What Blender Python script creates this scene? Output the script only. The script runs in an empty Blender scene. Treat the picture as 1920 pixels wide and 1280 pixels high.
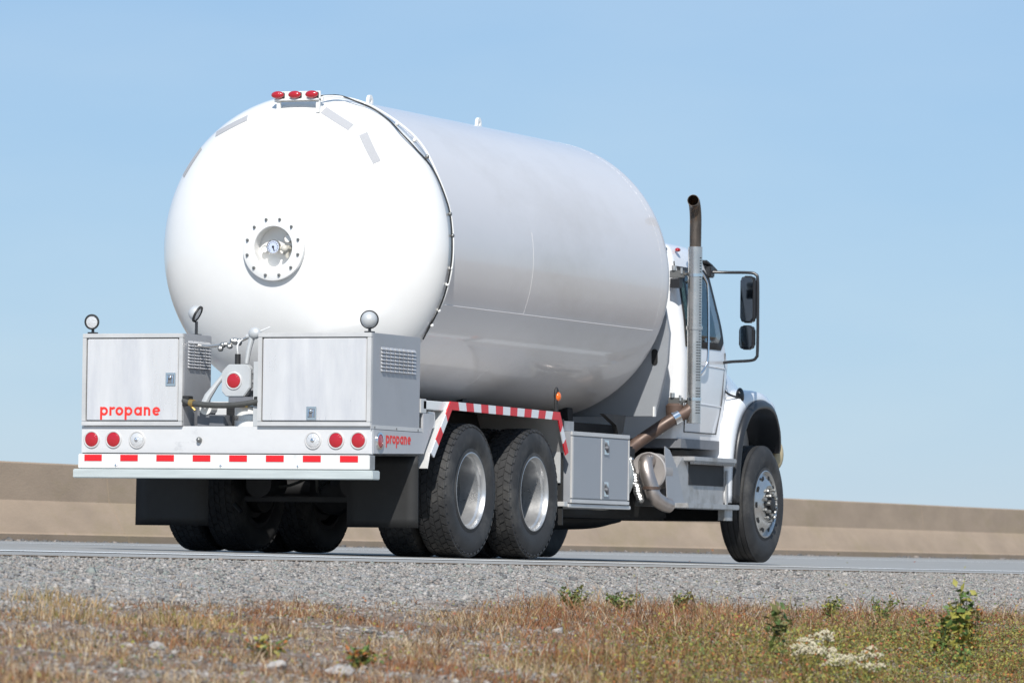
import bpy, bmesh, math, random
import numpy as np
from mathutils import Vector, Matrix, noise
from math import sin, cos, pi, radians, sqrt

random.seed(7); RNG = np.random.default_rng(7)
S = bpy.context.scene
COL = S.collection

# ------------------------------------------------------------------ camera
F, CX, CY, CZ, YAW, PITCH, ROLL = 10176.69, 17.5475, -36.992, -0.01487, 0.389826, 0.0403246, 0.0127626
fw = Vector((-sin(YAW) * cos(PITCH), cos(YAW) * cos(PITCH), sin(PITCH)))
rt = fw.cross(Vector((0, 0, 1))).normalized(); up = rt.cross(fw)
r2 = rt * cos(ROLL) + up * sin(ROLL); u2 = -rt * sin(ROLL) + up * cos(ROLL)
cam_d = bpy.data.cameras.new('camera'); cam = bpy.data.objects.new('camera', cam_d); COL.objects.link(cam)
M = Matrix((r2, u2, -fw)).transposed().to_4x4(); M.translation = Vector((CX, CY, CZ)); cam.matrix_world = M
cam_d.sensor_width = 36; cam_d.lens = F / 1920 * 36; cam_d.clip_start = 0.5; cam_d.clip_end = 9000
cam_d.dof.use_dof = True; cam_d.dof.focus_distance = 40.5; cam_d.dof.aperture_fstop = 7.0
S.camera = cam

# ------------------------------------------------------------------ light
SUN = Vector((0.38, -1.0, 0.93)).normalized()          # towards the sun
EL = math.asin(SUN.z); AZ = math.atan2(SUN.x, SUN.y)
W = bpy.data.worlds.new('World'); S.world = W; W.use_nodes = True
nt = W.node_tree; bg = nt.nodes['Background']
sky = nt.nodes.new('ShaderNodeTexSky'); sky.sky_type = 'NISHITA'; sky.sun_disc = False
sky.sun_elevation = EL; sky.sun_rotation = AZ; sky.altitude = 600; sky.air_density = 1.0; sky.dust_density = 0.15; sky.ozone_density = 4.0
hs = nt.nodes.new('ShaderNodeMix'); hs.data_type = 'RGBA'; hs.blend_type = 'MULTIPLY'; hs.inputs[0].default_value = 1
hs.blend_type = 'MIX'; hs.inputs[0].default_value = 0.66
# very faint high cloud wisps over an even blue
wtc = nt.nodes.new('ShaderNodeTexCoord'); wmp = nt.nodes.new('ShaderNodeMapping'); wmp.inputs['Scale'].default_value = (9, 9, 30); nt.links.new(wtc.outputs['Generated'], wmp.inputs[0])
wn = nt.nodes.new('ShaderNodeTexNoise'); wn.inputs['Scale'].default_value = 1.0; wn.inputs['Detail'].default_value = 5; nt.links.new(wmp.outputs[0], wn.inputs['Vector'])
wr = nt.nodes.new('ShaderNodeValToRGB'); wr.color_ramp.elements[0].position = 0.42; wr.color_ramp.elements[0].color = (2.75, 4.5, 7.0, 1); wr.color_ramp.elements[1].position = 0.75; wr.color_ramp.elements[1].color = (3.5, 5.0, 7.1, 1)
nt.links.new(wn.outputs[0], wr.inputs[0]); nt.links.new(wr.outputs[0], hs.inputs[7])
nt.links.new(sky.outputs[0], hs.inputs[6]); nt.links.new(hs.outputs[2], bg.inputs[0]); bg.inputs[1].default_value = 0.10
sd = bpy.data.lights.new('sun', 'SUN'); sd.energy = 4.6; sd.angle = radians(0.53); sd.color = (1.0, 0.965, 0.91)
so = bpy.data.objects.new('sun', sd); COL.objects.link(so); so.rotation_euler = SUN.to_track_quat('Z', 'Y').to_euler(); so.location = (0, 0, 30)
S.view_settings.view_transform = 'Standard'; S.view_settings.look = 'None'; S.view_settings.gamma = 1
S.view_settings.use_curve_mapping = False; S.view_settings.exposure = 0.12
S.render.engine = 'CYCLES'

# ------------------------------------------------------------------ materials
def mat(name, col, rough=0.5, metal=0.0, coat=0.0, var=0.0, scale=6.0, bump=0.0, bscale=60.0, dirt=None, emit=None, trans=0.0, coord='Object', stretch=(1, 1, 1), rvar=0.0, spec=0.5, dirt_lo=0.5, dirt_hi=0.72):
    m = bpy.data.materials.new(name); m.use_nodes = True; t = m.node_tree; b = t.nodes['Principled BSDF']
    c = tuple(col) + (1,)
    b.inputs['Base Color'].default_value = c; b.inputs['Roughness'].default_value = rough; b.inputs['Metallic'].default_value = metal
    b.inputs['Coat Weight'].default_value = coat; b.inputs['Coat Roughness'].default_value = 0.06; b.inputs['Transmission Weight'].default_value = trans
    b.inputs['Specular IOR Level'].default_value = spec
    tc = t.nodes.new('ShaderNodeTexCoord'); mp = t.nodes.new('ShaderNodeMapping'); mp.inputs['Scale'].default_value = stretch
    t.links.new(tc.outputs[coord], mp.inputs[0])
    if var or dirt or rvar:
        n = t.nodes.new('ShaderNodeTexNoise'); n.inputs['Scale'].default_value = scale; n.inputs['Detail'].default_value = 6; n.inputs['Roughness'].default_value = 0.62
        t.links.new(mp.outputs[0], n.inputs['Vector'])
        r = t.nodes.new('ShaderNodeMapRange'); r.inputs[1].default_value = 0.3; r.inputs[2].default_value = 0.7; r.inputs[3].default_value = 1 - var; r.inputs[4].default_value = 1 + var
        t.links.new(n.outputs[0], r.inputs[0])
        mx = t.nodes.new('ShaderNodeVectorMath'); mx.operation = 'SCALE'; mx.inputs[0].default_value = col
        t.links.new(r.outputs[0], mx.inputs['Scale']); out = mx.outputs[0]
        if dirt:
            n2 = t.nodes.new('ShaderNodeTexNoise'); n2.inputs['Scale'].default_value = scale * 0.45; n2.inputs['Detail'].default_value = 8; n2.inputs['Roughness'].default_value = 0.7
            t.links.new(mp.outputs[0], n2.inputs['Vector'])
            r3 = t.nodes.new('ShaderNodeMapRange'); r3.inputs[1].default_value = dirt_lo; r3.inputs[2].default_value = dirt_hi
            t.links.new(n2.outputs[0], r3.inputs[0])
            m2 = t.nodes.new('ShaderNodeMix'); m2.data_type = 'RGBA'; m2.inputs[7].default_value = tuple(dirt) + (1,)
            t.links.new(r3.outputs[0], m2.inputs[0]); t.links.new(out, m2.inputs[6]); out = m2.outputs[2]
        t.links.new(out, b.inputs['Base Color'])
        if rvar:
            r4 = t.nodes.new('ShaderNodeMapRange'); r4.inputs[1].default_value = 0.3; r4.inputs[2].default_value = 0.7
            r4.inputs[3].default_value = max(0.02, rough - rvar); r4.inputs[4].default_value = rough + rvar
            t.links.new(n.outputs[0], r4.inputs[0]); t.links.new(r4.outputs[0], b.inputs['Roughness'])
    if bump:
        n = t.nodes.new('ShaderNodeTexNoise'); n.inputs['Scale'].default_value = bscale; n.inputs['Detail'].default_value = 5
        t.links.new(mp.outputs[0], n.inputs['Vector'])
        bp = t.nodes.new('ShaderNodeBump'); bp.inputs['Strength'].default_value = bump; bp.inputs['Distance'].default_value = 0.01
        t.links.new(n.outputs[0], bp.inputs['Height']); t.links.new(bp.outputs[0], b.inputs['Normal'])
    return m

m_head = mat('white_gloss_paint', (0.80, 0.79, 0.765), 0.28, coat=0.6, var=0.03, scale=2.0, bump=0.012, bscale=3)
m_shell = mat('silver_white_paint', (0.73, 0.695, 0.675), 0.36, metal=0.06, coat=0.6, var=0.03, scale=1.3, bump=0.035, bscale=1.6, dirt=(0.64, 0.60, 0.565), stretch=(1, 0.5, 1))
m_weld = mat('weld_paint', (0.73, 0.70, 0.68), 0.4, coat=0.2, var=0.05, scale=20)
m_white = mat('white_paint', (0.78, 0.775, 0.75), 0.35, coat=0.4, var=0.04, scale=4)
m_cab = mat('cab_white_paint', (0.76, 0.765, 0.775), 0.3, coat=0.8, var=0.03, scale=2, bump=0.01, bscale=2)
m_alu = mat('aluminium_sheet', (0.60, 0.59, 0.575), 0.42, metal=0.25, var=0.07, scale=3.2, dirt=(0.50, 0.495, 0.49), rvar=0.1, bump=0.03, bscale=5)
m_alud = mat('door_aluminium', (0.68, 0.67, 0.665), 0.34, metal=0.28, var=0.06, scale=4.5, stretch=(1.6, 1, 0.3), dirt=(0.56, 0.56, 0.58), rvar=0.12, bump=0.06, bscale=3)
m_alu_shade = mat('aluminium_shade_side', (0.40, 0.405, 0.42), 0.45, metal=0.3, var=0.05, scale=3.2, dirt=(0.36, 0.36, 0.37), rvar=0.1, bump=0.03, bscale=5)  # darker copy of the aluminium, shade of the cabinet sides put into the colour
m_alu_shade2 = mat('side_plate_sheet', (0.50, 0.50, 0.51), 0.45, metal=0.25, var=0.05, scale=4, dirt=(0.42, 0.42, 0.42))  # base colour lowered for the shade on the side faces
m_panel = mat('scuffed_white_panel', (0.64, 0.635, 0.63), 0.4, metal=0.1, var=0.03, scale=6, dirt=(0.42, 0.42, 0.43), stretch=(1.2, 1, 2), dirt_lo=0.60, dirt_hi=0.74)
m_bar = mat('bumper_aluminium', (0.57, 0.61, 0.59), 0.4, metal=0.3, var=0.07, scale=3, stretch=(1, 1, 12), rvar=0.1)
m_barw = mat('bumper_white', (0.70, 0.695, 0.675), 0.4, var=0.04, scale=8, dirt=(0.5, 0.5, 0.48), dirt_lo=0.62, dirt_hi=0.8)
m_box2 = mat('grey_aluminium', (0.36, 0.37, 0.39), 0.42, metal=0.3, var=0.04, scale=4, rvar=0.08)
m_step = mat('step_aluminium', (0.42, 0.42, 0.42), 0.45, metal=0.4, var=0.12, scale=9, dirt=(0.25, 0.24, 0.22), rvar=0.1)
m_steel = mat('stainless', (0.62, 0.60, 0.57), 0.27, metal=0.9, var=0.08, scale=8, rvar=0.06)
m_pipe = mat('dull_warm_steel', (0.42, 0.37, 0.34), 0.36, metal=0.8, var=0.15, scale=7, rvar=0.08)
m_pipe2 = mat('dull_cast_steel', (0.42, 0.39, 0.37), 0.5, metal=0.35, var=0.12, scale=8)
m_chrome = mat('chrome', (0.78, 0.78, 0.78), 0.12, metal=1.0)
m_rust = mat('heat_tinted_pipe', (0.115, 0.075, 0.058), 0.5, metal=0.35, var=0.3, scale=7, dirt=(0.07, 0.06, 0.055), rvar=0.1, stretch=(1, 1, 1))
m_tip = mat('sooty_stack_tip', (0.10, 0.082, 0.068), 0.42, metal=0.5, var=0.4, scale=5, dirt=(0.27, 0.13, 0.05), stretch=(4, 4, 1.2), dirt_lo=0.52, dirt_hi=0.66)
m_tyre = mat('tyre_rubber', (0.026, 0.026, 0.027), 0.72, var=0.25, scale=7, dirt=(0.078, 0.075, 0.07), bump=0.15, bscale=80)
m_black = mat('black_underbody', (0.007, 0.007, 0.007), 0.7, var=0.3, scale=8)
m_blackp = mat('black_plastic', (0.02, 0.021, 0.024), 0.38, var=0.15, scale=8)
m_flap = mat('rubber_mud_flap', (0.015, 0.015, 0.015), 0.62, var=0.15, scale=10, bump=0.06, bscale=14)
m_frame = mat('painted_frame', (0.014, 0.014, 0.015), 0.6, var=0.3, scale=7, dirt=(0.028, 0.026, 0.024))
m_rubber = mat('black_rubber', (0.018, 0.018, 0.018), 0.55)
m_red = mat('red_lens', (0.42, 0.008, 0.016), 0.16, coat=0.8, bump=0.3, bscale=140)
m_redt = mat('red_reflective_tape', (0.66, 0.014, 0.02), 0.35, var=0.05, scale=60)
m_whitet = mat('white_reflective_tape', (0.74, 0.75, 0.76), 0.35, var=0.05, scale=60)
m_lett = mat('red_lettering', (0.72, 0.035, 0.025), 0.4)
m_clear = mat('clear_lens', (0.66, 0.66, 0.66), 0.25, metal=0.25, coat=0.6, bump=0.6, bscale=70)
m_grom = mat('grey_grommet', (0.55, 0.54, 0.53), 0.5)
m_decal = mat('silver_reflective_strip', (0.40, 0.40, 0.41), 0.75, metal=0.0, spec=0.15, var=0.06, scale=90)
m_amber = mat('amber_lens', (0.75, 0.14, 0.01), 0.2, coat=0.7)
m_hose = mat('grey_rubber_hose', (0.06, 0.06, 0.055), 0.5, var=0.2, scale=20)
m_foil = mat('crumpled_foil', (0.42, 0.42, 0.41), 0.36, metal=0.9, bump=1.0, bscale=28)
m_cream = mat('cream_plastic', (0.48, 0.40, 0.25), 0.5, var=0.12, scale=14)
m_beige = mat('beige_tank_paint', (0.58, 0.55, 0.48), 0.4, var=0.08, scale=8)
m_bolt = mat('bolt_steel', (0.25, 0.25, 0.24), 0.4, metal=0.7)
m_brass = mat('brass', (0.55, 0.36, 0.12), 0.35, metal=0.8)
m_face = mat('gauge_face', (0.55, 0.60, 0.72), 0.25, coat=0.7)
m_needle = mat('gauge_print', (0.02, 0.02, 0.03), 0.5)
m_grey = mat('grey_machine_paint', (0.16, 0.165, 0.18), 0.5, var=0.1, scale=12)
m_lgrey = mat('light_grey_cast', (0.52, 0.53, 0.53), 0.45, metal=0.2, var=0.06, scale=9)
m_mirror = mat('mirror_glass', (0.22, 0.27, 0.32), 0.05, metal=1.0)
m_yellow = mat('yellow_tag', (0.75, 0.48, 0.02), 0.5)
m_rim = mat('painted_steel_rim', (0.52, 0.52, 0.52), 0.32, metal=0.72, var=0.07, scale=7, rvar=0.08)
m_disc = mat('shaded_dirty_disc', (0.10, 0.10, 0.10), 0.6, metal=0.2, var=0.3, scale=10)  # dirty grey, darkened further to carry the shade inside the dish
m_alurim = mat('polished_aluminium_rim', (0.55, 0.54, 0.52), 0.3, metal=0.9, var=0.1, scale=9)
m_dial = mat('shroud_shade_grey', (0.30, 0.315, 0.335), 0.45, metal=0.2, var=0.05, scale=3)  # mid grey stands for a sheet lying in shade

def glass_mat():
    m = bpy.data.materials.new('tinted_glass'); m.use_nodes = True; b = m.node_tree.nodes['Principled BSDF']
    b.inputs['Base Color'].default_value = (0.25, 0.5, 0.56, 1); b.inputs['Roughness'].default_value = 0.02
    b.inputs['Transmission Weight'].default_value = 1.0; b.inputs['IOR'].default_value = 1.45
    return m
m_glass = glass_mat()

# ------------------------------------------------------------------ mesh helpers
class MB:
    def __init__(s): s.bm = bmesh.new()
    def box(s, x0, x1, y0, y1, z0, z1, rot=None, piv=None):
        vs = [s.bm.verts.new((x, y, z)) for x in (x0, x1) for y in (y0, y1) for z in (z0, z1)]
        if rot is not None:
            p = Vector(piv) if piv is not None else Vector(((x0 + x1) / 2, (y0 + y1) / 2, (z0 + z1) / 2))
            for v in vs: v.co = rot @ (v.co - p) + p
        for f in ((0, 1, 3, 2), (4, 6, 7, 5), (0, 4, 5, 1), (2, 3, 7, 6), (0, 2, 6, 4), (1, 5, 7, 3)): s.bm.faces.new([vs[i] for i in f])
        return s
    def prism(s, pts, axis, a, b):
        """polygon pts (2D) extruded along axis from a to b; axis X: pts=(y,z); Y: (x,z); Z: (x,y)"""
        def P(p, t): return {'X': (t, p[0], p[1]), 'Y': (p[0], t, p[1]), 'Z': (p[0], p[1], t)}[axis]
        A = [s.bm.verts.new(P(p, a)) for p in pts]; B = [s.bm.verts.new(P(p, b)) for p in pts]
        s.bm.faces.new(A); s.bm.faces.new(B[::-1]); n = len(pts)
        for i in range(n): s.bm.faces.new((A[i], B[i], B[(i + 1) % n], A[(i + 1) % n]))
        return s
    def tube(s, pts, r, n=10, cap=True):
        pts = [Vector(p) for p in pts]; rings = []; up_ = None
        for i, p in enumerate(pts):
            d = (pts[min(i + 1, len(pts) - 1)] - pts[max(i - 1, 0)]).normalized()
            if up_ is None: up_ = Vector((0, 0, 1)) if abs(d.z) < 0.9 else Vector((1, 0, 0))
            a = d.cross(up_).normalized(); b = a.cross(d).normalized(); up_ = b
            rr = r[i] if isinstance(r, (list, tuple)) else r
            rings.append([s.bm.verts.new(p + (a * cos(2 * pi * k / n) + b * sin(2 * pi * k / n)) * rr) for k in range(n)])
        for i in range(len(rings) - 1):
            for k in range(n): s.bm.faces.new((rings[i][k], rings[i][(k + 1) % n], rings[i + 1][(k + 1) % n], rings[i + 1][k]))
        if cap: s.bm.faces.new(rings[0][::-1]); s.bm.faces.new(rings[-1])
        return s
    def cyl(s, a, b, r, n=24): return s.tube([a, b], r, n)
    def lathe(s, prof, c, axis='X', n=48, close=False):
        """prof: (t along axis, radius); c centre"""
        c = Vector(c); rings = []
        for t, r in prof:
            ring = []
            for k in range(n):
                a = 2 * pi * k / n; u, v = r * cos(a), r * sin(a)
                o = {'X': Vector((t, u, v)), 'Y': Vector((u, t, v)), 'Z': Vector((u, v, t))}[axis]
                ring.append(s.bm.verts.new(c + o))
                if r < 1e-6: break
            rings.append(ring)
        R = rings + ([rings[0]] if close else [])
        for A, B in zip(R[:-1], R[1:]):
            for k in range(n):
                k2 = (k + 1) % n
                if len(A) == 1 and len(B) == 1: continue
                if len(A) == 1: s.bm.faces.new((A[0], B[k], B[k2]))
                elif len(B) == 1: s.bm.faces.new((A[k], A[k2], B[0]))
                else: s.bm.faces.new((A[k], A[k2], B[k2], B[k]))
        return s
    def grid(s, rows):
        V = [[s.bm.verts.new(p) for p in r] for r in rows]
        for i in range(len(V) - 1):
            for j in range(len(V[0]) - 1): s.bm.faces.new((V[i][j], V[i][j + 1], V[i + 1][j + 1], V[i + 1][j]))
        return s
    def ball(s, c, r, sc=(1, 1, 1), u=20, v=12):
        g = bmesh.ops.create_uvsphere(s.bm, u_segments=u, v_segments=v, radius=r)
        for w in g['verts']: w.co = Vector((w.co.x * sc[0], w.co.y * sc[1], w.co.z * sc[2])) + Vector(c)
        return s
    def build(s, name, m, parent=None, smooth=True, bevel=0, solid=0, ang=35, label=None):
        bmesh.ops.recalc_face_normals(s.bm, faces=s.bm.faces)
        if bevel:
            es = [e for e in s.bm.edges if len(e.link_faces) == 2 and e.calc_face_angle(0) > radians(40)]
            bmesh.ops.bevel(s.bm, geom=es, offset=bevel, segments=2, affect='EDGES', clamp_overlap=True)
        me = bpy.data.meshes.new(name); s.bm.to_mesh(me); s.bm.free()
        me.materials.append(m)
        if smooth:
            me.shade_smooth()
            me.set_sharp_from_angle(angle=radians(ang))
        o = bpy.data.objects.new(name, me); COL.objects.link(o)
        if parent: o.parent = parent
        if solid:
            md = o.modifiers.new('solidify', 'SOLIDIFY'); md.thickness = solid; md.offset = 0
        if label: o['label'] = label
        return o
def empty(name, label, cat, loc=(0, 0, 0), group=None):
    o = bpy.data.objects.new(name, None); COL.objects.link(o); o.location = loc; o['label'] = label; o['category'] = cat
    if group: o['group'] = group
    return o
def tag(o, label=None, cat=None, group=None, kind=None):
    for k, v in (('label', label), ('category', cat), ('group', group), ('kind', kind)):
        if v: o[k] = v
    return o
def spline(pts, n=8):
    P = [Vector(p) for p in pts]; P = [P[0] * 2 - P[1]] + P + [P[-1] * 2 - P[-2]]; out = []
    for i in range(1, len(P) - 2):
        for k in range(n):
            t = k / n; a, b, c, d = P[i - 1:i + 3]
            out.append(0.5 * ((2 * b) + (c - a) * t + (2 * a - 5 * b + 4 * c - d) * t * t + (3 * b - a - 3 * c + d) * t ** 3))
    out.append(P[-2]); return out

# ------------------------------------------------------------------ ground shape
def road_z(x, y):
    t = np.clip((1.1 - x) / 9.2, 0, 1); g = 0.003 * (1 - t) + 0.0004 * t
    return np.where(x > 1.1, 0.028, 0.014) * (1.1 - x) - g * (np.clip(y, -60, 80) - 2)
PX = [2.80, 4.5, 8, 12, 17.5, 25, 60, 3000]; PZ = [-0.054, -0.285, -0.575, -1.1, -1.62, -1.8, -2.2, -6]
def verge_z(x, y):
    return np.interp(x, PX, PZ) - 0.003 * (np.clip(y, -60, 80) - 2)
def fbm(x, y, sc, oct=4):
    v = 0; a = 0.5
    for i in range(oct):
        v += a * noise.noise((x * sc, y * sc, 3.7 * i)); sc *= 2.03; a *= 0.5
    return v
def sheet(name, xs, ys, zf, m, kind='structure', smooth=True):
    X, Y = np.meshgrid(xs, ys, indexing='ij'); Z = zf(X, Y)
    v = np.stack([X, Y, Z], -1).reshape(-1, 3); nx, ny = len(xs), len(ys)
    i, j = np.meshgrid(np.arange(nx - 1), np.arange(ny - 1), indexing='ij'); a = (i * ny + j).ravel()
    f = np.stack([a, a + ny, a + ny + 1, a + 1], -1)
    me = bpy.data.meshes.new(name); me.from_pydata(v.tolist(), [], f.tolist()); me.materials.append(m)
    if smooth: me.shade_smooth()
    o = bpy.data.objects.new(name, me); COL.objects.link(o); o['kind'] = kind; return o
def rawmesh(name, v, f, mats, mi=None, parent=None, smooth=False):
    me = bpy.data.meshes.new(name); v = np.asarray(v, np.float32); f = np.asarray(f, np.int32)
    me.vertices.add(len(v)); me.vertices.foreach_set('co', v.ravel())
    k = f.shape[1]; me.loops.add(f.size); me.loops.foreach_set('vertex_index', f.ravel())
    me.polygons.add(len(f)); me.polygons.foreach_set('loop_start', np.arange(0, f.size, k)); me.polygons.foreach_set('loop_total', np.full(len(f), k))
    for m in mats: me.materials.append(m)
    if mi is not None: me.polygons.foreach_set('material_index', np.asarray(mi, np.int32))
    me.update(); me.validate()
    o = bpy.data.objects.new(name, me); COL.objects.link(o)
    if parent: o.parent = parent
    return o

# asphalt
m_road = mat('asphalt', (0.295, 0.285, 0.265), 0.8, var=0.16, scale=3, stretch=(3.0, 0.25, 1), dirt=(0.33, 0.32, 0.30), bump=0.4, bscale=90)
def ground_material():
    m = bpy.data.materials.new('verge_soil'); m.use_nodes = True; t = m.node_tree; b = t.nodes['Principled BSDF']; b.inputs['Roughness'].default_value = 0.95
    tc = t.nodes.new('ShaderNodeTexCoord')
    def N(s, d=6):
        n = t.nodes.new('ShaderNodeTexNoise'); n.inputs['Scale'].default_value = s; n.inputs['Detail'].default_value = d; n.inputs['Roughness'].default_value = 0.65
        t.links.new(tc.outputs['Object'], n.inputs['Vector']); return n
    def ramp(inp, stops):
        r = t.nodes.new('ShaderNodeValToRGB'); t.links.new(inp, r.inputs[0]); e = r.color_ramp.elements
        e[0].position, e[0].color = stops[0][0], stops[0][1] + (1,); e[1].position, e[1].color = stops[-1][0], stops[-1][1] + (1,)
        for p, c in stops[1:-1]: q = e.new(p); q.color = c + (1,)
        return r
    soil = ramp(N(9).outputs[0], [(0.3, (0.09, 0.058, 0.036)), (0.5, (0.20, 0.13, 0.082)), (0.7, (0.31, 0.225, 0.16))])
    grav = ramp(N(30, 8).outputs[0], [(0.32, (0.16, 0.15, 0.145)), (0.5, (0.29, 0.28, 0.27)), (0.68, (0.42, 0.41, 0.40))])
    sep = t.nodes.new('ShaderNodeSeparateXYZ'); t.links.new(tc.outputs['Object'], sep.inputs[0])
    n = N(0.9, 8); ad = t.nodes.new('ShaderNodeMath'); ad.operation = 'MULTIPLY_ADD'; ad.inputs[1].default_value = 1.6
    t.links.new(n.outputs[0], ad.inputs[0]); t.links.new(sep.outputs[0], ad.inputs[2])
    mr = t.nodes.new('ShaderNodeMapRange'); mr.inputs[1].default_value = 5.15; mr.inputs[2].default_value = 5.6; t.links.new(ad.outputs[0], mr.inputs[0])
    n3 = N(1.7, 6); mr3 = t.nodes.new('ShaderNodeMapRange'); mr3.inputs[1].default_value = 0.52; mr3.inputs[2].default_value = 0.6; mr3.inputs[3].default_value = 1; mr3.inputs[4].default_value = 0.8
    t.links.new(n3.outputs[0], mr3.inputs[0]); mu = t.nodes.new('ShaderNodeMath'); mu.operation = 'MULTIPLY'; t.links.new(mr.outputs[0], mu.inputs[0]); t.links.new(mr3.outputs[0], mu.inputs[1])
    mx = t.nodes.new('ShaderNodeMix'); mx.data_type = 'RGBA'; t.links.new(mu.outputs[0], mx.inputs[0]); t.links.new(grav.outputs[0], mx.inputs[6]); t.links.new(soil.outputs[0], mx.inputs[7])
    t.links.new(mx.outputs[2], b.inputs['Base Color'])
    bp = t.nodes.new('ShaderNodeBump'); bp.inputs['Strength'].default_value = 0.8; bp.inputs['Distance'].default_value = 0.02; t.links.new(N(45, 6).outputs[0], bp.inputs['Height']); t.links.new(bp.outputs[0], b.inputs['Normal'])
    return m
m_soil = ground_material()
m_far = mat('far_dry_ground', (0.30, 0.24, 0.17), 0.95, var=0.15, scale=0.3)

def terr(X, Y):
    Z = verge_z(np.maximum(X, 2.8), Y) - 0.06
    Z = np.where(X < 2.8, -0.45 - 0.002 * np.clip(2.2 - X, 0, 500), Z)
    return Z
xs = [-4000, -400, -60, -12, 2.6, 2.8, 4.5, 8, 10, 12, 17.5, 25, 60, 400, 4000]
sheet('ground', np.array(xs, float), np.array([-4000, -400, -60, -30, 0, 30, 80, 400, 4000], float), terr, m_far)
sheet('road', np.array([-7.75, -6, -4, -2, 0, 1.1, 2.1, 2.85], float), np.linspace(-120, 400, 105), lambda X, Y: road_z(X, Y), m_road)
# sides of the road slab
m_line = mat('white_road_paint', (0.80, 0.80, 0.78), 0.7, var=0.16, scale=9, dirt=(0.36, 0.36, 0.35), dirt_lo=0.55, dirt_hi=0.7)
sheet('road_edge_line', np.array([1.80, 1.98]), np.linspace(-120, 400, 105), lambda X, Y: road_z(X, Y) + 0.005, m_line)
sheet('road_far_edge_line', np.array([-5.4, -5.28]), np.linspace(-120, 400, 105), lambda X, Y: road_z(X, Y) + 0.005, m_line)

XS = np.concatenate([np.arange(2.75, 10.0, 0.045)]); YS = np.arange(-25, 26, 0.07)
DV = np.vectorize(lambda x, y: 0.030 * fbm(x, y, 1.3, 3) + 0.018 * fbm(x, y, 6, 3))
DZ = DV(*np.meshgrid(XS, YS, indexing='ij'))
fade = np.clip((XS - 2.85) / 0.5, 0, 1)[:, None]
def gz(x, y):
    """fine ground height at arrays x, y"""
    i = np.clip((x - XS[0]) / 0.045, 0, len(XS) - 1.001); j = np.clip((y - YS[0]) / 0.07, 0, len(YS) - 1.001)
    return verge_z(x, y) + (DZ * fade)[i.astype(int), j.astype(int)]
sheet('roadside_verge', XS, YS, lambda X, Y: verge_z(X, Y) + DZ * fade, m_soil)
sheet('shoulder_base', np.array([2.75, 3, 4.5, 8, 10]), np.array([25.9, 40, 80, 200], float), lambda X, Y: verge_z(X, Y), m_soil)
sheet('shoulder_base', np.array([2.75, 3, 4.5, 8, 10]), np.array([-120, -60, -40, -24.9], float), lambda X, Y: verge_z(X, Y), m_soil)

# ------------------------------------------------------------------ concrete barrier
def barrier():
    root = empty('concrete_barrier', 'long tan concrete road barrier running along the far side of the road', 'barrier', (-8.1, 25, 0.12))
    mb = []
    def bm_mat():
        m = mat('tan_concrete', (0.375, 0.28, 0.198), 0.9, var=0.12, scale=1.6, stretch=(1, 0.6, 1.6), dirt=(0.31, 0.24, 0.14), bump=0.25, bscale=30, dirt_lo=0.5, dirt_hi=0.75)
        return m
    m1 = bm_mat()
    L = 7.0; y = -79.0 + 0.78
    # segments: joint near y = 14.8
    ys = [14.8 + L * k for k in range(-14, 28)]
    for y0 in ys:
        g = 0.004; z = float(road_z(-8.1, y0 + L / 2)) - 0.12 + 0.12
        prof = [(0, -0.3), (0, 0.07), (-0.05, 0.085), (-0.20, 0.37), (-0.24, 0.42), (-0.285, 0.80), (-0.30, 0.815), (-0.44, 0.815), (-0.455, 0.80), (-0.50, 0.42), (-0.54, 0.37), (-0.69, 0.085), (-0.74, 0.07), (-0.74, -0.3)]
        b = MB()
        n = 4; rows = []
        for k in range(n + 1):
            yy = y0 + g + (L - 2 * g) * k / n
            zz = float(road_z(-8.1, yy))
            rows.append([(-8.1 + px + 0.006 * noise.noise((yy * .8, px, 1)), yy, zz + pz) for px, pz in prof])
        b.grid(rows); b.bm.faces.new([b.bm.verts[:][i] for i in range(len(prof))]) if False else None
        b.bm.verts.ensure_lookup_table()
        b.bm.faces.new([b.bm.verts[i] for i in range(len(prof))]); b.bm.faces.new([b.bm.verts[n * len(prof) + i] for i in range(len(prof))])
        o = b.build('segment', m1, None, ang=20)
        o.parent = root; o.matrix_parent_inverse = Matrix.Translation((8.1, -25, -0.12))
barrier()

# ================================================================== THE TRUCK
T = empty('tank_truck', 'large white propane tank truck with a black exhaust stack, parked on the road', 'tank truck')
def part(mb, name, m, parent=T, **k): return mb.build(name, m, parent, **k)

# ---- tank
R, ZC, YA, YB, HD = 1.2, 2.385, 1.60, 6.277, 0.60
tank = part(MB().lathe([(YA, R)] + [(YA + (YB - YA) * k / 12, R) for k in range(1, 12)] + [(YB, R)], (0, 0, ZC), 'Y', 128), 'tank_shell', m_shell)
hp = [(YA - 0.05, R + 0.003), (YA - 0.051, R + 0.0035)] + [(YA - 0.055 - HD * sin(a), (R + 0.003) * cos(a) if a < pi / 2 - 1e-6 else 0) for a in np.linspace(0.001, math.acos(0.185 / R), 40)]
hp = [(YA + 0.012, R - 0.002), (YA + 0.004, R + 0.006)] + hp
HEAD = part(MB().lathe(hp, (0, 0, ZC), 'Y', 128), 'tank_head', m_head, ang=60)
MO = 0.032
HY = YA - 0.055                                   # equator of the rear head
def head_y(x, z):
    q = 1 - (x * x + (z - ZC) ** 2) / (R + 0.003) ** 2
    return HY - HD * sqrt(max(q, 0))
for v in HEAD.data.vertices:                       # the manway opening sits a little below the axis
    rr = sqrt(v.co.x ** 2 + (v.co.z - ZC) ** 2)
    if rr < 0.7:
        w_ = min(max((0.7 - rr) / 0.5, 0), 1); w_ = w_ * w_ * (3 - 2 * w_); v.co.z -= MO * w_; v.co.y = head_y(v.co.x, v.co.z)
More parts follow.
